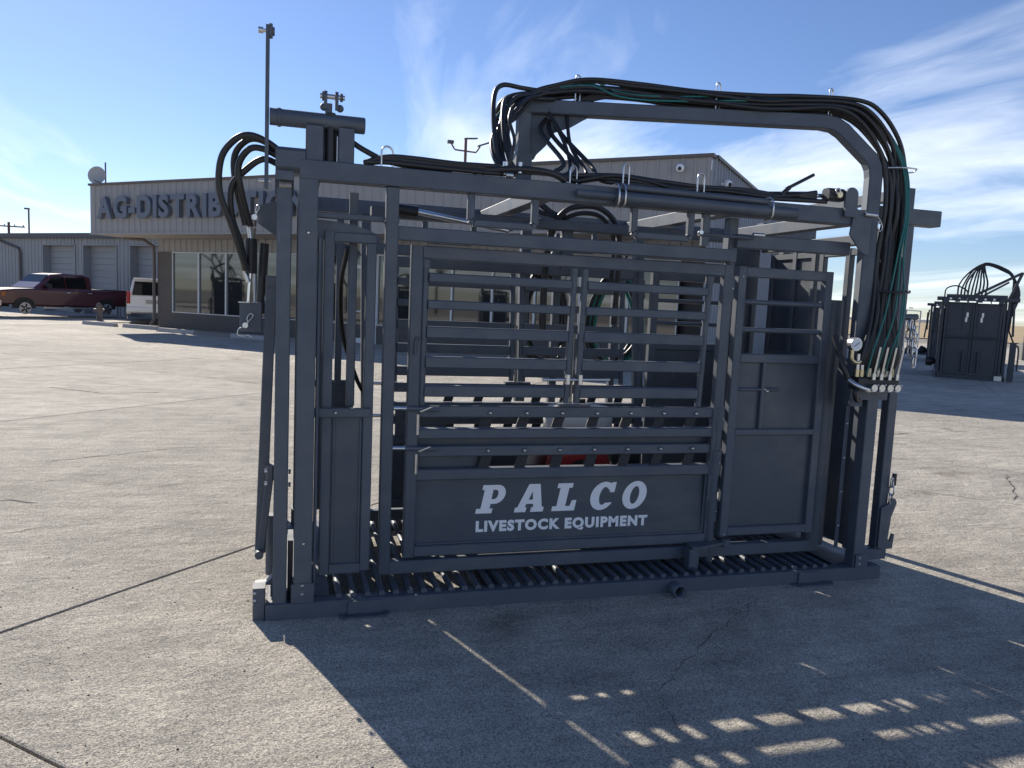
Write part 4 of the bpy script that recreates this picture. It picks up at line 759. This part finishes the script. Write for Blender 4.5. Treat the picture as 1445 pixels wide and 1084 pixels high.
# ================================================================== yard on the right
FCH = mat('navy_steel', (.055, .06, .07), .5, noise=.15, nscale=3)
def far_chute(loc, rz, label, hoses=True):
    t = thing('far_squeeze_chute', label, 'squeeze chute', loc, rz, 'squeeze chutes standing in the yard')
    P = lambda nm, *a, **k: B(nm, *a, t, k.get('mt', FCH), .006)
    P('base', 0, 1.62, 0, 3.2, 0.004, .12); P('foot_block', 1.38, 1.55, -.05, .0, .005, .14, mt=ZINC); P('foot_block', .05, .15, -.05, 0, .01, .12)
    for x in (0, .1, 1.44, 1.53): P('post', x, x+.07, .0, .07, .12, 2.1)
    for x in (.02, 1.53): P('post', x, x+.07, 3.1, 3.18, .12, 2.1); P('side_panel', x+.01, x+.03, .08, 3.09, .2, 1.9)
    for a, b_ in ((.175, .785), (.80, 1.43)):
        d = P('head_door', a, b_, .02, .05, .14, 2.02)
        mid = (b_-.17) if a < .5 else (a+.17)
        hp_ = B('handle_plate', mid-.09, mid+.09, .0, .018, 1.35, 1.98, d, FCH)
        for z in (1.62, 1.75): B('handle_slot', mid-.03+.02*(z > 1.7), mid+.02+.02*(z > 1.7), -.008, -.001, z-.08, z+.04, d, ZINC, .002)
        cyl('latch_rod', (mid, -.02, .2), (mid, -.02, .75), .03, d, FCH)
        B('edge_tube', a, a+.05, -.006, .018, .14, 2.02, d, FCH); B('edge_tube', b_-.05, b_, -.006, .018, .14, 2.02, d, FCH)
    P('rear_panel', .08, 1.54, .30, .33, .14, 2.05); P('header', -.12, 1.78, -.06, .12, 2.1, 2.2); P('header_plate', .1, 1.5, -.04, .14, 2.2, 2.27)
    for k in range(7): cyl('header_bolt', (.2+.2*k, -.075, 2.15), (.2+.2*k, -.05, 2.15), .03, t, ZINC, 8)
    if hoses:
        beam('top_brace', (.75, .05, 2.25), (1.75, .05, 2.85), .07, .07, t, FCH); beam('top_brace', (1.55, .05, 2.2), (1.78, .05, 2.88), .07, .07, t, FCH); beam('top_brace', (.95, .05, 2.25), (1.5, .05, 2.62), .05, .05, t, FCH)
        for k in range(9):
            o_ = .07*k; hose([(.35+.08*k, .1+U(.05), 2.25), (.38+.08*k, .12, 2.55+U(.05)), (.62+.04*k, .15, 2.92+U(.05)), (.95, .15, 3.08+U(.04)), (1.35, .12, 2.95+U(.05)), (1.58, .1, 2.75+U(.04)), (1.6+.02*k, .08, 2.3), (1.62, .0, 1.7), (1.60, -.02, 1.35)], .022, t, None, 'hose', 5, 6)
        hose([(.05, .05, 2.2), (.08, .05, 2.42), (.3, .05, 2.5), (.55, .05, 2.38), (.6, .05, 2.2)], .018, t, None, 'hose', 5, 6)
    for k in range(6): B('bracket', .08+.25*k+U(.05), .16+.25*k+U(.04), -.11, -.062, 2.02+U(.05), 2.16+U(.04), t, FCH)
    beam('side_arm', (-.03, -.04, 1.95), (-.12, -.06, .9), .05, .05, t, FCH); beam('side_arm', (1.66, -.04, 2.05), (1.70, -.05, 1.2), .05, .05, t, FCH); B('lift_cylinder', -.10, -.03, -.08, -.02, 1.2, 1.85, t, BLACK); cyl('crossbar', (.1, -.05, 1.12), (1.52, -.05, 1.12), .025, t, FCH)
    P('control_stand', 1.66, 1.80, -.12, .0, .02, 1.05); hose([(1.6, -.02, 1.35), (1.75, -.06, 1.0), (1.85, -.08, .9), (1.86, -.1, .3)], .02, t, None, 'hose', 5, 6)
    MB().tube([(-.25, .3, .42), (-.12, .3, .42), (.0, .3, .42)], [.12, .13, .05], 14).build('jack_wheel', BLACK, t)
    return t
fa = R(-44)
far_chute((17.1, 13.42, .004), fa, 'dark navy squeeze chute topped with looped hoses in the shaded yard')
far_chute((23.1, 19.9, .004), R(-46), 'plain dark squeeze chute half hidden behind the hose-topped one', False)
gt = thing('pipe_gate', 'grey pipe corral gate standing before the dry field', 'gate', (31.8, 30.6, .004), math.atan2(3.3, 5.5)); GP = mat('galv_pipe', (.35, .37, .40), .45, metal=.5)
for x in (0, .55, 3.2): cyl('gate_post', (x, 0, 0), (x, 0, 2.1), .04, gt, GP)
for z in (.35, .75, 1.2, 1.65, 2.08): cyl('gate_rail', (0, 0, z), (3.2, 0, z), .028, gt, GP, 8)
cyl('gate_rail', (0, -.3, 2.2), (.55, -.3, 2.2), .03, gt, GP, 8); cyl('gate_rail', (0, -.3, 1.85), (.55, -.3, 1.85), .03, gt, GP, 8)
tp = thing('black_tarp_heap', 'low heap of black sheeting on the yard beside the pipe gate', 'tarp', (27.0, 25.4, .004), math.atan2(-.7, .7)); m = MB(); nx, ny = 14, 6; vs = []
for i in range(nx+1):
    for j in range(ny+1):
        e = min(1, 4*min(i/nx, 1-i/nx))*min(1, 3*min(j/ny, 1-j/ny)); vs.append((i/nx*2.0-.3+U(.03), j/ny*1.0+U(.03), e*(.26+.12*math.sin(i*1.7)+U(.05))))
m.add(vs, [[i*(ny+1)+j, (i+1)*(ny+1)+j, (i+1)*(ny+1)+j+1, i*(ny+1)+j+1] for i in range(nx) for j in range(ny)], True).build('sheeting', RUBBER, tp, False)
pr = thing('steel_panel_stack', 'grey steel loading panel standing at the right edge of the yard', 'panel', (30.9, 22.6, .004), R(-40)); PG = mat('weathered_steel', (.13, .125, .12), .6, noise=.2, nscale=4)
B('panel_base', 0, 2.6, 0, .9, 0, .75, pr, PG); beam('raised_flap', (.25, .45, .7), (.5, .45, 1.9), .8, .06, pr, PG, .005, (1, 0, 0)); B('panel_post', .0, .1, -.12, -.02, 0, 1.5, pr, PG)
# field fence
fn = thing('field_fence', 'thin post and wire fence along the edge of the dry field', 'fence', (0, 0, 0)); FP = mat('fence_post', (.16, .13, .11), .8)
for k in range(26): q = uv(78+U(.3), -60+k*4.5); cyl('fence_post', (q.x, q.y, 0), (q.x, q.y, 1.25), .05, fn, FP, 6)
for z in (.45, .8, 1.15): a = uv(78, -60); b_ = uv(78, 52); cyl('wire', (a.x, a.y, z), (b_.x, b_.y, z), .008, fn, GP, 5)
# bare trees at the field edge
TW = mat('bark', (.10, .085, .075), .9); LF = mat('sparse_leaf', (.13, .115, .075), .9, rand=.1)
def bare_tree(loc, h, seed, label):
    r = random.Random(seed); t = thing('bare_tree', label, 'tree', loc, 0, 'trees beyond the field'); br_ = []; lv = MB(); wood = MB()
    def grow(p, d, l, rad, dep):
        q = p+d*l; wood.tube([p, p+d*l*.5+V((r.uniform(-.05, .05)*l, r.uniform(-.05, .05)*l, 0)), q], [rad, rad*.85, rad*.7], 5, cap=False)
        if dep == 0:
            for _ in range(12):
                c = q+V((r.gauss(0, .35), r.gauss(0, .35), r.gauss(0, .3))); a = V((r.uniform(-1, 1), r.uniform(-1, 1), r.uniform(-1, 1))).normalized()*.16; b = a.orthogonal().normalized()*.10
                lv.add([c-a, c+b, c+a, c-b], [[0, 1, 2, 3]])
            return
        for _ in range(3 if dep > 1 else 4):
            nd = (d+V((r.uniform(-.8, .8), r.uniform(-.8, .8), r.uniform(-.1, .6)))).normalized(); grow(q, nd, l*r.uniform(.62, .82), rad*.62, dep-1)
    grow(V((0, 0, 0)), V((0, 0, 1)), h*.28, h*.022, 5)
    wood.build('trunk', TW, t, False); lv.build('crown', LF, t, False)
for k, (x, y, hh, lab) in enumerate(((118, 72, 6.5, 'nearest bare tree at the right edge over the field'), (128, 92, 6.0, 'small bare tree just left of the tallest one over the field'), (124, 66, 8.0, 'tallest bare tree at the far right over the field'))): bare_tree((x, y, 0), hh, 20+k, lab)

# cracks in the concrete
CRK = mat('crack_dirt', (.06, .055, .05), .95)
def crack(P, wd, seed):
    r = random.Random(seed); m = MB(); pts = []
    for a, b_ in zip(P, P[1:]):
        a, b_ = V((*a, 0)), V((*b_, 0)); n_ = max(3, int((b_-a).length/.05)); d_ = (b_-a).normalized(); sd_ = V((-d_.y, d_.x, 0))
        for i in range(n_): pts.append(a+(b_-a)*(i/n_)+sd_*r.gauss(0, .012))
    vs = []
    for i, q in enumerate(pts):
        e = wd*r.uniform(.35, 1.2)*(1 if 1 < i < len(pts)-2 else .2); t_ = (pts[min(i+1, len(pts)-1)]-pts[max(0, i-1)]).normalized(); sd_ = V((-t_.y, t_.x, 0)); vs += [(q.x+sd_.x*e, q.y+sd_.y*e, .0068), (q.x-sd_.x*e, q.y-sd_.y*e, .0068)]
    m.add(vs, [[2*i, 2*i+1, 2*i+3, 2*i+2] for i in range(len(pts)-1)]).build('crack', CRK, pv, False)
for k, (P, wd) in enumerate((([(1.45, -1.3), (1.5, -.97), (1.98, -.53), (2.57, -.11)], .0016), ([(7.04, 2.38), (6.6, 1.9), (6.04, 1.4)], .006), ([(-2.3, 2.1), (-1.75, 2.35), (-1.45, 2.2)], .006), ([(-1.9, 3.6), (-1.2, 4.0), (-.7, 4.3)], .006), ([(-2.6, 2.9), (-2.0, 3.1)], .008), ([(-3.3, 8.9), (-2.4, 8.2), (-1.6, 8.4)], .015),
        ([(6.6, 5.2), (7.6, 4.6), (8.2, 4.8)], .012), ([(5.9, 4.3), (6.6, 4.4), (7.4, 3.9)], .008), ([(-1.6, 1.5), (-1.2, 1.75)], .004), ([(-.9, 2.6), (-.5, 2.85)], .004))): crack(P, wd, 40+k)
# what the shop windows mirror: trees and machines standing left of the view
for k, (x, y, hh) in enumerate(((-46, 16, 8), (-50, 27, 9), (-47, 38, 7.5), (-52, 6, 9), (-45, -6, 8))): bare_tree((x, y, 0), hh, 60+k, 'bare tree mirrored in the shop windows, %s of the row' % ('first', 'second', 'third', 'fourth', 'last')[k])
for k, (x, y) in enumerate(((-21, 25.5), (-21, 20), (-22, 14.5), (-20.5, 9))): far_chute((x, y, .004), R(90+k*4), 'dark squeeze chute mirrored in the shop windows, %s from the shed' % ('nearest', 'second', 'third', 'farthest')[k])
